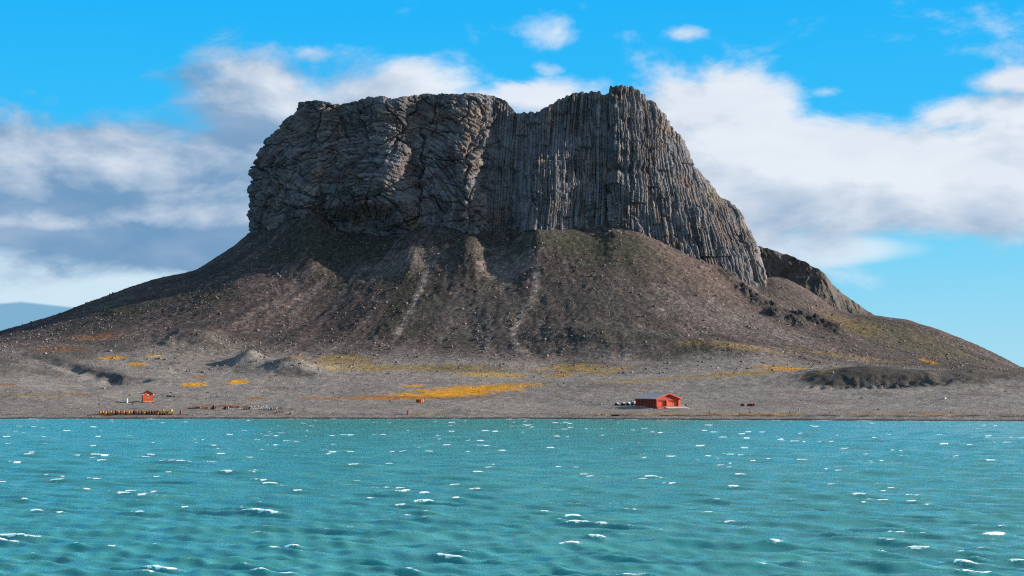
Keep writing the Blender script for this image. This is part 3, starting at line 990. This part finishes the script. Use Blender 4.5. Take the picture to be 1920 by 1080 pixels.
# spent foam streaks trailing behind the crests
stre = fbm((SX * math.cos(.3) + SY * math.sin(.3)) / 3.5, (SY * math.cos(.3) - SX * math.sin(.3)) / .7, 3, 955)
foam_soft = np.maximum(foam_soft * .8, sst(stre, .38, .7) * .75 * sst(fbm(SX / 14, SY / 14, 2, 957), 0, .4))
off_ = 8 * F / (SHORE(960 + F * SS) - HZ) - SY
surf = (1 - sst(off_ + 2.0 * fbm(SX / 6, SY / 6, 2, 961), 1.0, 5.0)) * sst(fbm(SX / 5, SY / 2.5, 3, 963), -.1, .35)
foam = np.maximum(foam, surf * .9)
m_sea, N, bs = new_mat('glacial_sea')
geo = N.n('ShaderNodeNewGeometry')
mpp = N.n('ShaderNodeMapping'); mpp.inputs['Rotation'].default_value = (0, 0, math.radians(-18)); mpp.inputs['Scale'].default_value = (.42, 1, 1)
N.link(geo.outputs['Position'], mpp.inputs[0])
nb = N.noise(mpp.outputs[0], 1.6, 5, .62, .4)
nb2 = N.noise(mpp.outputs[0], .22, 3, .5)
nf = N.noise(mpp.outputs[0], 8.0, 6, .78, .8)
ng = N.noise(mpp.outputs[0], 14.0, 3, .7)
fa = N.n('ShaderNodeAttribute', attribute_name='foam')
fs = N.n('ShaderNodeAttribute', attribute_name='foam_soft')
rag = N.math('MULTIPLY', N.math('SUBTRACT', nf, .5), 2.6)
solid = N.math('MULTIPLY', N.sstep(N.math('ADD', fa.outputs['Fac'], rag), .42, .72), N.sstep(fa.outputs['Fac'], .05, .3))
lacy = N.math('MULTIPLY', N.math('MULTIPLY', fs.outputs['Fac'], N.sstep(nf, .55, .64)), .9)
speck = N.math('MULTIPLY', N.sstep(ng, .66, .72), N.sstep(fs.outputs['Fac'], .02, .4))  # white dots for foam and sun glints, the glints put in as colour
ff = N.math('MAXIMUM', N.math('MAXIMUM', solid, lacy), speck)
wc = N.mix(N.sstep(nb2, .3, .7), rgba((.036, .225, .225)), rgba((.050, .258, .248)))
mst = N.n('ShaderNodeMapping'); mst.inputs['Rotation'].default_value = (0, 0, math.radians(-14)); mst.inputs['Scale'].default_value = (.16, 1, 1)
N.link(geo.outputs['Position'], mst.inputs[0])
nst = N.noise(mst.outputs[0], 1.3, 6, .72, .3)
wc = N.mix(N.math('MULTIPLY', N.sstep(nst, .46, .66), .55), wc, rgba((.040, .180, .160)))
wc = N.mix(N.math('MULTIPLY', N.sstep(nst, .54, .36), .0), wc, rgba((.03, .3, .36)))
bc = N.mix(ff, wc, rgba((.86, .88, .88)))
N.link(bc, bs.inputs['Base Color'])
N.link(N.math('ADD', .27, N.math('MULTIPLY', ff, .5)), bs.inputs['Roughness'])
bs.inputs['IOR'].default_value = 1.33
bs.subsurface_method = 'BURLEY'
bs.inputs['Subsurface Weight'].default_value = 1.0
bs.inputs['Subsurface Radius'].default_value = (.35, 1.0, 1.0)
bs.inputs['Subsurface Scale'].default_value = .5
bp = N.n('ShaderNodeBump'); bp.inputs['Distance'].default_value = .07; bp.inputs['Strength'].default_value = .8
N.link(nb, bp.inputs['Height']); N.link(bp.outputs[0], bs.inputs['Normal'])
# one sheet: the waves in the middle, flat far water beyond
P = np.stack([SX + DX, SY + DY, DZ], -1)
sea = grid_mesh('sea', P, m_sea, {'foam': foam, 'foam_soft': foam_soft})
tag(sea, 'choppy turquoise sea with small whitecaps', kind='structure')
# open water all round (below the shore sheet)
bm = bmesh.new()
OZ = -.06
for x0, x1, y0, y1 in ((-30000, 30000, -30000, 48), (-30000, 30000, 405, 30000), (-30000, -345, 48, 405), (345, 30000, 48, 405)):
    bm.faces.new([bm.verts.new(c) for c in ((x0, y0, OZ), (x1, y0, OZ), (x1, y1, OZ), (x0, y1, OZ))])
for sgn in (-1, 1):
    a_, b_ = sgn * .849 * 48, sgn * .849 * 405
    bm.faces.new([bm.verts.new(c) for c in ((a_, 48, OZ), (b_, 405, OZ), (sgn * 345, 405, OZ), (sgn * 345, 48, OZ))])
for f_ in bm.faces:
    f_.normal_update()
    if f_.normal.z < 0:
        f_.normal_flip()
me = bpy.data.meshes.new('open_water'); bm.to_mesh(me); bm.free(); me.materials.append(m_sea)
ow = bpy.data.objects.new('open_water', me); COL.objects.link(ow)
tag(ow, 'open sea continuing around the headland', kind='structure')


# ================================================================== things
def paint(name, col, rough=.7, var=.25, scale=3.0, col2=None, metal=0.0):
    """weathered paint / wood / metal: base colour with blotchy wear"""
    m, N, bs = new_mat(name)
    t = N.n('ShaderNodeTexCoord')
    n = N.noise(t.outputs['Object'], scale, 5, .65)
    c2 = col2 if col2 is not None else tuple(v * (1 - var) for v in col)
    N.link(N.mix(N.sstep(n, .35, .68), rgba(col), rgba(c2)), bs.inputs['Base Color'])
    bs.inputs['Roughness'].default_value = rough
    bs.inputs['Metallic'].default_value = metal
    bp = N.n('ShaderNodeBump'); bp.inputs['Distance'].default_value = .01; bp.inputs['Strength'].default_value = .5
    N.link(n, bp.inputs['Height']); N.link(bp.outputs[0], bs.inputs['Normal'])
    return m


M = dict(
    red=paint('red_paint', (.46, .026, .005), .55, .3),
    dred=paint('dark_red_paint', (.30, .022, .012), .6, .3),
    gred=paint('gable_red_paint', (.42, .020, .008), .6, .3),
    orange=paint('orange_paint', (.60, .070, .005), .5, .2),
    trim=paint('trim_paint', (.56, .062, .012), .55, .2),
    roof=paint('zinc_roof', (.80, .58, .50), .8, .2, 1.2),
    felt=paint('black_roofing_felt', (.045, .045, .055), .85, .3),
    white=paint('white_paint', (.78, .78, .77), .5, .1),
    glass=paint('dark_window_glass', (.02, .022, .03), .12, .1),
    concrete=paint('pale_concrete', (.42, .38, .36), .9, .2, 1.5),
    wood=paint('grey_brown_timber', (.16, .10, .065), .85, .4),
    tan=paint('pale_plywood', (.50, .34, .19), .8, .2),
    yellow=paint('yellow_paint', (.60, .33, .05), .6, .2),
    rust=paint('rusted_steel', (.42, .15, .04), .85, .5, 5, (.16, .05, .02)),
    rust_o=paint('ochre_rust', (.66, .28, .04), .8, .5, 5, (.34, .11, .025)),
    rust_r=paint('red_rust', (.34, .055, .025), .8, .5, 5, (.12, .03, .018)),
    rust_y=paint('faded_yellow_steel', (.62, .38, .07), .75, .5, 5, (.30, .12, .03)),
    rust_d=paint('black_rust', (.08, .035, .022), .85, .4, 5),
    bone=paint('bleached_stone', (.62, .56, .50), .85, .25),
    black=paint('black_canvas', (.022, .022, .026), .8, .2),
    cover=paint('white_canvas_cover', (.48, .48, .50), .7, .15),
    weed=paint('dark_driftwood', (.035, .025, .022), .9, .3),
)


class MB:
    def __init__(self):
        self.bm = bmesh.new()

    def box(self, x0, x1, y0, y1, z0, z1, bev=0.0):
        r = bmesh.ops.create_cube(self.bm, size=1.0)
        bmesh.ops.scale(self.bm, vec=(x1 - x0, y1 - y0, z1 - z0), verts=r['verts'])
        bmesh.ops.translate(self.bm, vec=((x0 + x1) / 2, (y0 + y1) / 2, (z0 + z1) / 2), verts=r['verts'])
        if bev:
            ed = list({e for v in r['verts'] for e in v.link_edges})
            bmesh.ops.bevel(self.bm, geom=ed, offset=bev, segments=1, affect='EDGES')
        return self

    def prism(self, poly, axis, a, b):
        """extrude a polygon given in the plane across axis ('x' or 'y') from a to b"""
        mk = (lambda p, t: (t, p[0], p[1])) if axis == 'x' else (lambda p, t: (p[0], t, p[1]))
        A = [self.bm.verts.new(mk(p, a)) for p in poly]
        B = [self.bm.verts.new(mk(p, b)) for p in poly]
        n = len(poly)
        fs = [self.bm.faces.new(A), self.bm.faces.new(B[::-1])]
        for i in range(n):
            fs.append(self.bm.faces.new([A[i], B[i], B[(i + 1) % n], A[(i + 1) % n]]))
        bmesh.ops.recalc_face_normals(self.bm, faces=fs)
        return self

    def bar(self, p, q, r, seg=8, r2=None):
        p, q = Vector(p), Vector(q)
        d = q - p
        mt = Matrix.Translation((p + q) / 2) @ d.to_track_quat('Z', 'Y').to_matrix().to_4x4()
        bmesh.ops.create_cone(self.bm, cap_ends=True, segments=seg, radius1=r, radius2=r if r2 is None else r2, depth=d.length, matrix=mt)
        return self

    def lathe(self, prof, seg=18):
        rings = []
        for r, z in prof:
            rings.append([self.bm.verts.new((r * math.cos(6.28318 * k / seg), r * math.sin(6.28318 * k / seg), z)) for k in range(seg)])
        for a, b in zip(rings[:-1], rings[1:]):
            for k in range(seg):
                self.bm.faces.new([a[k], a[(k + 1) % seg], b[(k + 1) % seg], b[k]])
        self.bm.faces.new(rings[0][::-1]); self.bm.faces.new(rings[-1])
        return self

    def lump(self, c, s, seed, rough=.22, sub=2):
        r = bmesh.ops.create_icosphere(self.bm, subdivisions=sub, radius=1.0)
        rr_ = random.Random(seed)
        dirs = [(Vector((rr_.uniform(-1, 1), rr_.uniform(-1, 1), rr_.uniform(-1, 1))).normalized(), rr_.uniform(.55, .95)) for _ in range(9)]
        for v in r['verts']:
            k = 1.0
            for d, lim in dirs:          # flat facets
                dd = v.co.dot(d)
                if dd > lim:
                    k = min(k, lim / dd)
            v.co = v.co * k * (1 + rough * rr_.uniform(-.3, .3))
            v.co = Vector((v.co.x * s[0] + c[0], v.co.y * s[1] + c[1], v.co.z * s[2] + c[2]))
        return self

    def build(self, name, mat, parent=None, smooth=False):
        me = bpy.data.meshes.new(name)
        self.bm.to_mesh(me); self.bm.free()
        me.materials.append(M[mat] if isinstance(mat, str) else mat)
        if smooth:
            for p in me.polygons:
                p.use_smooth = True
        o = bpy.data.objects.new(name, me)
        COL.objects.link(o)
        if parent is not None:
            o.parent = parent
        return o


# ---------------------------------------------------------------- red boat shed
bxp, byp, bzp = on_ground(1231, 766)
TH = math.radians(28)
FL = 0.48
barn = empty('red_shed', (bxp, byp, bzp + FL), TH)
barn.scale = (.96, .96, .96)
tag(barn, 'large red shed with grey gabled roof and two orange doors on the beach', 'shed')
BW, BL, EV, RG = 7.1, 10.0, 1.98, 3.22
GB = 0.45          # the gable wall lies this far behind the posts
MB().box(.03, BW - .03, .02, BL, -1.6, 0).build('plinth', 'dred', barn)
MB().prism([(.04, 0), (BW - .04, 0), (BW - .04, EV), (BW / 2, RG - .02), (.04, EV)], 'y', GB, BL - .05).build('wall', 'red', barn)
# gable frame
for x0, x1 in ((0, .50), (2.95, 3.50), (BW - .62, BW)):
    MB().box(x0, x1, -.02, GB + .04, 0, 1.50, .01).build('post', 'trim' if x0 else 'red', barn)
MB().prism([(.0, 1.49), (BW, 1.49), (BW, EV), (BW / 2, RG), (0, EV)], 'y', .06, GB + .05).build('gable', 'gred', barn)
for dx0, dx1 in ((.52, 2.93), (3.52, BW - .64)):
    dr = empty('door', (dx0, GB - .06, 0)); dr.parent = barn
    w_ = dx1 - dx0
    MB().box(0, w_, 0, .05, .02, 1.48).build('door_leaf', 'orange', dr)
    nb_ = 7
    for k in range(nb_):
        MB().box(w_ * k / nb_ + .015, w_ * (k + 1) / nb_ - .015, -.025, -.001, .05, 1.45).build('plank', 'orange', dr)
    MB().box(w_ / 2 - .03, w_ / 2 + .03, -.05, -.027, .05, 1.45).build('door_batten', 'red', dr)
MB().bar((BW / 2, .055, 2.25), (BW / 2, .0, 2.25), .26, 20).build('vent', 'dred', barn)
for k in range(6):
    yk_ = .95 + k * 1.52
    wd = MB().box(-.03, .035, yk_, yk_ + .62, .72, 1.66).build('window', 'dred', barn)
    MB().box(-.045, -.032, yk_ + .07, yk_ + .55, .78, 1.60).build('pane', 'glass', wd)
for k in range(7):
    yk_ = .35 + k * 1.52
    MB().box(-.05, .037, yk_, yk_ + .16, 0, EV - .03).build('pilaster', 'dred', barn)
sl = (RG - EV) / (BW / 2)
for sgn in (-1, 1):
    e_ = BW / 2 + .32
    pts = [(BW / 2, RG + .10), (BW / 2 + sgn * e_, RG + .10 - sl * e_), (BW / 2 + sgn * e_, RG + .02 - sl * e_), (BW / 2, RG + .02)]
    rf = MB().prism(pts, 'y', -.38, BL + .25).build('roof_slope', 'roof', barn)
    for k in range(10):
        y_ = -.2 + k * 1.08
        pz = [(BW / 2 + sgn * .05, RG + .13 - sl * .05), (BW / 2 + sgn * (e_ - .02), RG + .13 - sl * (e_ - .02)), (BW / 2 + sgn * (e_ - .02), RG + .095 - sl * (e_ - .02)), (BW / 2 + sgn * .05, RG + .095 - sl * .05)]
        MB().prism(pz, 'y', y_, y_ + .05).build('seam', 'roof', rf)
    fz = [(BW / 2, RG + .13), (BW / 2 + sgn * (e_ + .03), RG + .13 - sl * (e_ + .03)), (BW / 2 + sgn * (e_ + .03), RG - .16 - sl * (e_ + .03)), (BW / 2, RG - .16)]
    MB().prism(fz, 'y', -.44, -.382).build('barge_board', 'trim', barn)
MB().box(-.40, -.33, -.37, BL + .24, EV - .26, EV - .10).build('gutter', 'trim', barn)
MB().box(BW / 2 - .09, BW / 2 + .09, -.37, BL + .24, RG + .10, RG + .16).build('ridge_cap', 'roof', barn)
MB().box(-.35, 1.6, -.9, .0, -1.3, -.12, .04).build('side_step', 'red', barn)
ramp = MB().prism([(-.02, -.05), (-4.2, -.85), (-4.2, -1.6), (-.02, -1.6)], 'x', 2.1, BW + 1.2).build('concrete_ramp', 'concrete')
ramp.location = barn.location; ramp.rotation_euler = barn.rotation_euler
tag(ramp, 'pale concrete ramp in front of the red shed doors', 'ramp')


def place(name, px, py, label, cat, group=None, rz=0.0, dz=0.0):
    x, y, z = on_ground(px, py)
    o = empty(name, (x, y, z + dz), rz)
    return tag(o, label, cat, group)


# covered heaps west of the shed
for i, (px, w_, h_, top, lab) in enumerate([(1156.5, .62, .55, 'black', 'small dark heap with pale cap, farthest left of the heaps beside the red shed'),
                                            (1168, .66, .62, 'cover', 'white rounded canvas bundle, second from left beside the red shed'),
                                            (1178, .62, .60, 'cover', 'white-topped bundle on a dark base, third from left beside the red shed'),
                                            (1188, .85, .80, 'black', 'bulky black heap with grey cap and upright pole next to the red shed')]):
    o = place('covered_heap', px, 760.0, lab, 'heap', 'covered heaps beside the shed')
    MB().lump((0, 0, .28), (w_, .6, .42), 50 + i, .2).build('base', 'black', o)
    MB().lump((.06, 0, h_ * .85), (w_ * (.62 if top == 'black' else .86), .5, h_ * .52), 60 + i, .25).build('cover', 'cover', o, True)
    if i == 3:
        MB().bar((-.5, 0, 0), (-.5, 0, 1.35), .06).build('pole', 'black', o)

o = place('brown_post', 1286, 763, 'small brown post with pale block at the right corner of the red shed', 'post_and_stone')  # only a small brown post with a tan stone beside it
MB().box(-.15, .15, -.15, .15, 0, .75, .02).build('post', 'wood', o)
MB().box(.25, .75, -.2, .2, -.1, .22, .04).build('block', 'tan', o)

# ---------------------------------------------------------------- red hut
hx, hy, hz = on_ground(268.5, 755)
hut = empty('red_hut', (hx, hy, hz), math.radians(26))
tag(hut, 'small orange-red hut with dark gabled roof on short stilts near the water', 'hut')
HW, HL, B0, HE, HR = 2.46, 1.3, .34, 2.26, 2.98
MB().prism([(0, B0), (HW, B0), (HW, HE), (HW / 2, HR), (0, HE)], 'y', 0, HL).build('wall', 'orange', hut)
for k in range(11):
    x0 = HW * k / 11
    xm = x0 + HW / 22
    top = HE + (HR - HE) * (1 - abs(xm - HW / 2) / (HW / 2)) - .12
    MB().box(x0 + .012, x0 + HW / 11 - .012, -.022, -.001, B0 + .02, top).build('plank', 'orange', hut)
wn = MB().box(.92, 1.50, -.055, -.024, 1.30, 2.12).build('window', 'white', hut)
for x0, x1, z0, z1 in ((.98, 1.19, 1.36, 1.69), (1.23, 1.44, 1.36, 1.69), (.98, 1.19, 1.73, 2.06), (1.23, 1.44, 1.73, 2.06)):
    MB().box(x0, x1, -.068, -.057, z0, z1).build('pane', 'glass' if z0 < 1.5 else 'trim', wn)
for px_, py_ in ((.08, .06), (HW - .2, .06), (.08, HL - .2), (HW - .2, HL - .2)):
    MB().box(px_, px_ + .14, py_, py_ + .14, -.4, B0).build('stilt', 'red', hut)
for y_ in (.02, HL - .16):
    MB().box(-.06, HW + .06, y_ - .06, y_ + .14, B0 - .16, B0 - .004).build('beam', 'tan' if y_ < 1 else 'wood', hut)
MB().box(HW - .05, HW + .42, -.25, .35, -.2, .16, .02).build('step', 'red', hut)
hs_ = (HR - HE) / (HW / 2)
for sgn in (-1, 1):
    e_ = HW / 2 + .26
    pts = [(HW / 2, HR + .09), (HW / 2 + sgn * e_, HR + .09 - hs_ * e_), (HW / 2 + sgn * e_, HR + .015 - hs_ * e_), (HW / 2, HR + .015)]
    MB().prism(pts, 'y', -.3, HL + .2).build('roof_slope', 'felt', hut)
    MB().box(HW / 2 + sgn * (e_ - .12) - .11, HW / 2 + sgn * (e_ - .12) + .11, -.33, -.301, HR - hs_ * e_ - .16, HR - hs_ * e_ + .04).build('eave_board', 'white', hut)
    MB().box(-.03 if sgn < 0 else HW - .02, .02 if sgn < 0 else HW + .03, -.04, .06, B0, HE - .03).build('corner_board', 'trim', hut)

o = place('water_tank', 238.2, 755.6, 'upright white tank standing left of the small red hut', 'tank')
MB().lathe([(.20, .0), (.24, .03), (.24, 1.02), (.19, 1.10), (.06, 1.12)], 16).build('body', 'white', o, True)
MB().lathe([(.30, -.1), (.30, .04)], 12).build('foot', 'concrete', o)
o = place('marker_cross', 243.5, 753.5, 'thin rusty cross-shaped marker between white tank and red hut', 'marker')
MB().bar((0, 0, -.1), (0, 0, 2.0), .035).build('pole', 'rust', o)
MB().prism([(-.45, 1.62), (.45, 1.62), (.05, 2.05), (-.05, 2.05)], 'y', -.03, .03).build('crossboard', 'rust_o', o)

# ---------------------------------------------------------------- drums
def drum_mesh(mat):
    b = MB().lathe([(.24, 0), (.26, .015), (.26, .28), (.275, .295), (.26, .31), (.26, .57), (.275, .585), (.26, .60), (.26, .865), (.245, .88)], 18)
    lid = MB().lathe([(.262, .872), (.262, .868)], 18)
    o1 = b.build('body', mat, None, False); me1 = o1.data; bpy.data.objects.remove(o1)
    o2 = lid.build('lid', mat, None); me2 = o2.data; bpy.data.objects.remove(o2)
    o3 = MB().lathe([(.246, .865), (.27, .875), (.27, .895), (.246, .90), (.238, .885)], 18).build('rim', mat, None); me3 = o3.data; bpy.data.objects.remove(o3)
    return me1, me3


DR = {k: drum_mesh(k) for k in ('rust', 'rust_o', 'rust_r', 'rust_y', 'rust_d')}
ORD = ['first', 'second', 'third', 'fourth', 'fifth', 'sixth', 'seventh', 'eighth', 'ninth', 'tenth', 'eleventh', 'twelfth', 'thirteenth', 'fourteenth', 'fifteenth', 'sixteenth',
       'seventeenth', 'eighteenth', 'nineteenth', 'twentieth', 'twenty-first', 'twenty-second', 'twenty-third']
TONE = {'rust': 'rust-brown', 'rust_o': 'ochre rusty', 'rust_r': 'reddish rusty', 'rust_y': 'faded yellow', 'rust_d': 'blackened'}


def drum(loc, kind, label, rot=(0, 0, 0), group='rusty drums on the beach'):
    o = empty('oil_drum', loc)
    o.rotation_euler = rot
    tag(o, label, 'drum', group)
    for me, nm in zip(DR[kind], ('body', 'rim')):
        p = bpy.data.objects.new(nm, me); COL.objects.link(p); p.parent = o
    return o


seq = ['rust_o', 'rust_o', 'rust_o', 'rust', 'rust_y', 'rust', 'rust_d', 'rust_o', 'rust_r', 'rust_o', 'rust', 'rust_o', 'rust_o', 'rust_d', 'rust_r', 'rust', 'rust_r', 'rust_y', 'rust_d', 'rust_r', 'rust_d', 'rust_r', 'rust_o']
for k in range(23):
    px = 188 + k * 4.85
    x, y, z = on_ground(px, 777)
    y = 403.4 + .32 * math.sin(k * 2.1) + k * .03
    x = (px - 960) / F * y
    drum((x, y, float(zat(x, y)[0]) - .03 + .02 * math.sin(k * 2.3)), seq[k], f'{TONE[seq[k]]} upright drum, {ORD[k]} from the left end of the beach row', (random.uniform(-.05, .05), random.uniform(-.05, .05), k))
heap = [(301, 0, 'rust_d'), (302, 0, 'rust_o'), (307, 0, 'rust'), (312, 0, 'rust_o'), (318, 0, 'rust_o'), (324, 0, 'rust_y'), (300, .5, 'rust_o'), (306, .52, 'rust_y'), (313, .5, 'rust_o'), (320, .5, 'rust_y')]
for k, (px, up_, kd) in enumerate(heap):
    y = 403.6 + (.2 if up_ else 0)
    x = (px - 960) / F * y
    side_ = 'upper' if up_ else 'lower'
    n_ = k if not up_ else k - 6
    drum((x, y - .3, float(zat(x, y)[0]) + .27 + up_), kd, f'{TONE[kd]} drum lying in the {side_} layer of the heap, {ORD[n_]} from left', (math.radians(-90 + random.uniform(-12, 12)), random.uniform(-.2, .2), random.uniform(-.6, .6)))
x, y, z = on_ground(339.5, 777)
drum(((339.5 - 960) / F * 404, 404, float(zat((339.5 - 960) / F * 404, 404)[0])), 'rust_r', 'reddish rusty drum standing alone at the right end of the drum row', (.05, -.12, 0))
o = place('plank', 272, 777, 'pale plank lying on top of the drum row', 'plank')
o.location = ((272 - 960) / F * 403.6, 403.6, float(zat((272 - 960) / F * 403.6, 403.6)[0]) + .90)
MB().box(-.62, .62, -.16, .16, 0, .07, .01).build('board', 'bone', o)

# ---------------------------------------------------------------- ruins of the old station
for i, (px, py, lab) in enumerate([(399, 767.5, 'broken dark timber crate, left of the two leaning crates in the ruins'), (421, 768, 'broken dark timber crate, right of the two leaning crates in the ruins')]):
    o = place('broken_crate', px, py, lab, 'crate', 'leaning crates in the ruins', .15)
    MB().prism([(-.75, 0), (.25, 0), (.25, 1.05 - .1 * i)], 'y', -.25, .45).build('end_panel', 'rust_d', o)
    MB().box(.26, .42, -.4, .6, 0, .95, .01).build('side_board', 'wood', o)
    MB().box(.5, .9, -.2, .3, 0, .62 - .25 * i, .02).build('side_board', 'rust', o)
o = place('plywood_box', 461.5, 767.5, 'pale tan open box beside the stone heap in the ruins', 'box', None, -.1)
MB().prism([(-.85, .75), (.85, .75), (.55, 0), (-.55, 0)], 'y', -.4, .4).build('body', 'tan', o)
MB().box(-.78, .78, -.34, .34, .752, .79).build('lid', 'tan', o)
MB().prism([(.9, .7), (1.15, .55), (.95, 0), (.6, 0)], 'y', -.35, .35).build('end_panel', 'rust_d', o)
o = place('fallen_boards', 372, 766, 'low reddish-brown fallen boards left of the ruins', 'boards')
for k in range(5):
    MB().box(-2.6 + k * 1.05, -1.65 + k * 1.05, -.3 + .1 * (k % 2), .5, -.1, .16 + .12 * (k % 3), .02).build('board', 'rust' if k % 2 else 'wood', o)
o = place('fallen_boards', 437, 764.5, 'low brown fallen boards between broken crate and tan box', 'boards')
for k in range(4):
    MB().box(-1.6 + k * .85, -.85 + k * .85, -.3, .4, -.1, .3 + .07 * (k % 2), .02).build('board', 'wood' if k % 2 else 'rust', o)
xr, yr = [], []
for k in range(170):
    if k < 120:
        px = rng.uniform(469, 520); py = rng.uniform(761.5 + max(0, (px - 500) * .12), 768.5)
    else:
        px = rng.uniform(402, 452); py = rng.uniform(765, 768.5)
    g_3 = on_ground(px, py)
    xr.append(g_3[0]); yr.append(g_3[1])
stones('bleached_stones', np.array(xr), np.array(yr), rng.uniform(.09, .20, 170), lerp(np.broadcast_to(C(.24, .20, .17), (170, 3)), C(.52, .46, .40), rng.uniform(0, 1, 170)), 'heap of bleached pale stones in the ruins')
for k, px in enumerate((470, 490, 511, 519, 524, 530)):
    o = place('rusty_scrap', px, 773, f'small red rusty scrap piece on the shore below the ruins, {ORD[k]} from left', 'scrap', 'red scrap below the ruins', k * .7)
    MB().lump((0, 0, .12), (.34, .25, .2), 80 + k, .3, 1).build('fragment', 'rust_r', o)

# ---------------------------------------------------------------- orange fuel store and small beach things
o = place('orange_crate', 784, 754.5, 'dark orange crate with black marks beside the orange moss', 'crate', None, .1)
MB().box(-.55, .45, -.4, .4, 0, .82, .02).build('body', 'orange', o)
MB().box(-.35, -.15, -.43, -.402, .15, .6).build('mark', 'rust_d', o)
MB().box(.0, .2, -.43, -.402, .15, .6).build('mark', 'rust_d', o)
MB().box(-1.1, -.56, -.3, .3, -.05, .15, .02).build('foot_board', 'rust_o', o)
for k, px in enumerate((789.0, 792.3)):
    x, y, z = on_ground(px, 754.5)
    t = empty('orange_drum', (x, y, z)); tag(t, 'bright orange drum standing %s beside the dark orange crate' % ('next to and' if k == 0 else 'one further right'), 'drum', 'orange drums')
    MB().lathe([(.2, 0), (.21, .02), (.21, .3), (.222, .31), (.21, .32), (.21, .6), (.222, .61), (.21, .62), (.21, .88), (.2, .9)], 14).build('body', 'orange' if k == 0 else 'yellow', t)
    MB().lathe([(.215, .895), (.225, .91), (.215, .93)], 14).build('rim', 'orange', t)
o = place('mooring_rail', 801, 754.5, 'thin post with a pale low rail right of the orange drums', 'rail')
MB().bar((0.3, 0, -.1), (0.3, 0, .85), .035).build('post', 'wood', o)
MB().bar((-1.0, 0, .1), (.3, 0, .14), .03).build('rail', 'bone', o)
o = place('mooring_post', 764.5, 777, 'short thick reddish mooring post alone at the water edge', 'post')
MB().lathe([(.17, -.2), (.16, .75), (.18, .8), (.18, .88), (.1, .92)], 12).build('shaft', 'rust_r', o)
MB().lathe([(.205, .5), (.205, .56)], 12).build('band', 'rust_d', o)
for k, (px, w_, mt, lab) in enumerate(((1392, .38, 'wood', 'small grey-brown crate left of the two dark red crates'), (1404.5, .42, 'rust_r', 'dark red crate, left one of the pair on the gravel'), (1411, .38, 'dred', 'dark red crate, right one of the pair on the gravel'))):
    o = place('crate', px, 761.5, lab, 'crate', 'crates on the gravel', .1 * k)
    MB().box(-w_, w_, -.4, .4, 0, .52, .02).build('body', mt, o)
    for xx in (-w_, w_ - .1):
        MB().box(xx, xx + .1, -.43, -.402, 0, .54).build('batten', 'rust_d', o)
    MB().box(-w_ - .03, w_ + .03, -.43, .43, .522, .57).build('lid', 'wood', o)
for k, (px, lab) in enumerate(((1424.3, 'thin yellow stake, left of the pair right of the crates'), (1428, 'thin yellow stake, right of the pair right of the crates'), (1607, 'thin yellow stake standing alone on the eastern gravel'))):
    o = place('yellow_stake', px, 768, lab, 'stake', 'yellow stakes')
    MB().bar((0, 0, -.2), (.02, 0, 1.15), .04, 6).build('shaft', 'yellow', o)
    MB().box(-.09, .11, -.05, .05, .85, .97).build('cross_piece', 'yellow', o)
for k in range(8):
    px = 1330 + k * 75.4
    o = place('beach_marker', px, 775, f'small dark marker on the eastern beach above the weed line, {ORD[k]} from left', 'marker', 'evenly spaced beach markers')
    MB().bar((0, 0, -.1), (0, 0, .34), .12, 8, .09).build('stub', 'weed', o)
    MB().lathe([(.14, .33), (.12, .42)], 8).build('cap', 'rust', o)
o = place('driftwood_log', 1155, 780, 'long dark driftwood log lying on the shore left of the red shed', 'log', None, .05)
MB().bar((-1.05, 0, .12), (.2, .05, .2), .17, 9, .2).bar((.2, .05, .2), (1.0, 0, .1), .2, 9, .1).build('trunk', 'weed', o)
MB().bar((.1, 0, .25), (.3, .1, .5), .06, 6, .03).build('branch_stub', 'weed', o)
for k, (px, py, r_, mt, lab) in enumerate([(315, 743.5, .42, 'felt', 'dark angular boulder, left of the cluster right of the red hut'), (320, 744, .5, 'felt', 'largest dark boulder in the cluster right of the red hut'), (326, 744.5, .36, 'felt', 'dark flat boulder, right of the cluster right of the red hut'),
                                         (318, 740.5, .22, 'bone', 'small white stone on top of the dark boulder cluster by the red hut'),
                                         (767.5, 778, .17, 'bone', 'white stone at the foot of the reddish mooring post'), (1049, 773, .26, 'rust', 'brown stone on the strand, left of two in mid beach'), (1066, 773, .28, 'rust', 'brown stone on the strand, right of two in mid beach'),
                                         (1122, 778.5, .26, 'tan', 'tan stone on the strand left of the driftwood log'), (1136, 778.5, .28, 'tan', 'tan stone beside the left end of the driftwood log'), (1771, 749, .7, 'bone', 'low pale boulder on the dark eastern moraine'),
                                         (363, 779, .24, 'bone', 'white stone on the shore right of the lone drum'), (388, 778, .3, 'felt', 'black boulder on the shore below the ruins'), (1331, 774, .2, 'rust_r', 'reddish stone near the first beach marker')]):
    x, y, z = on_ground(px, py)
    o = MB().lump((0, 0, r_ * .35), (r_, r_ * .8, r_ * .62), 120 + k, .25).build('boulder', mt)
    o.location = (x, y, z)
    tag(o, lab, 'boulder')
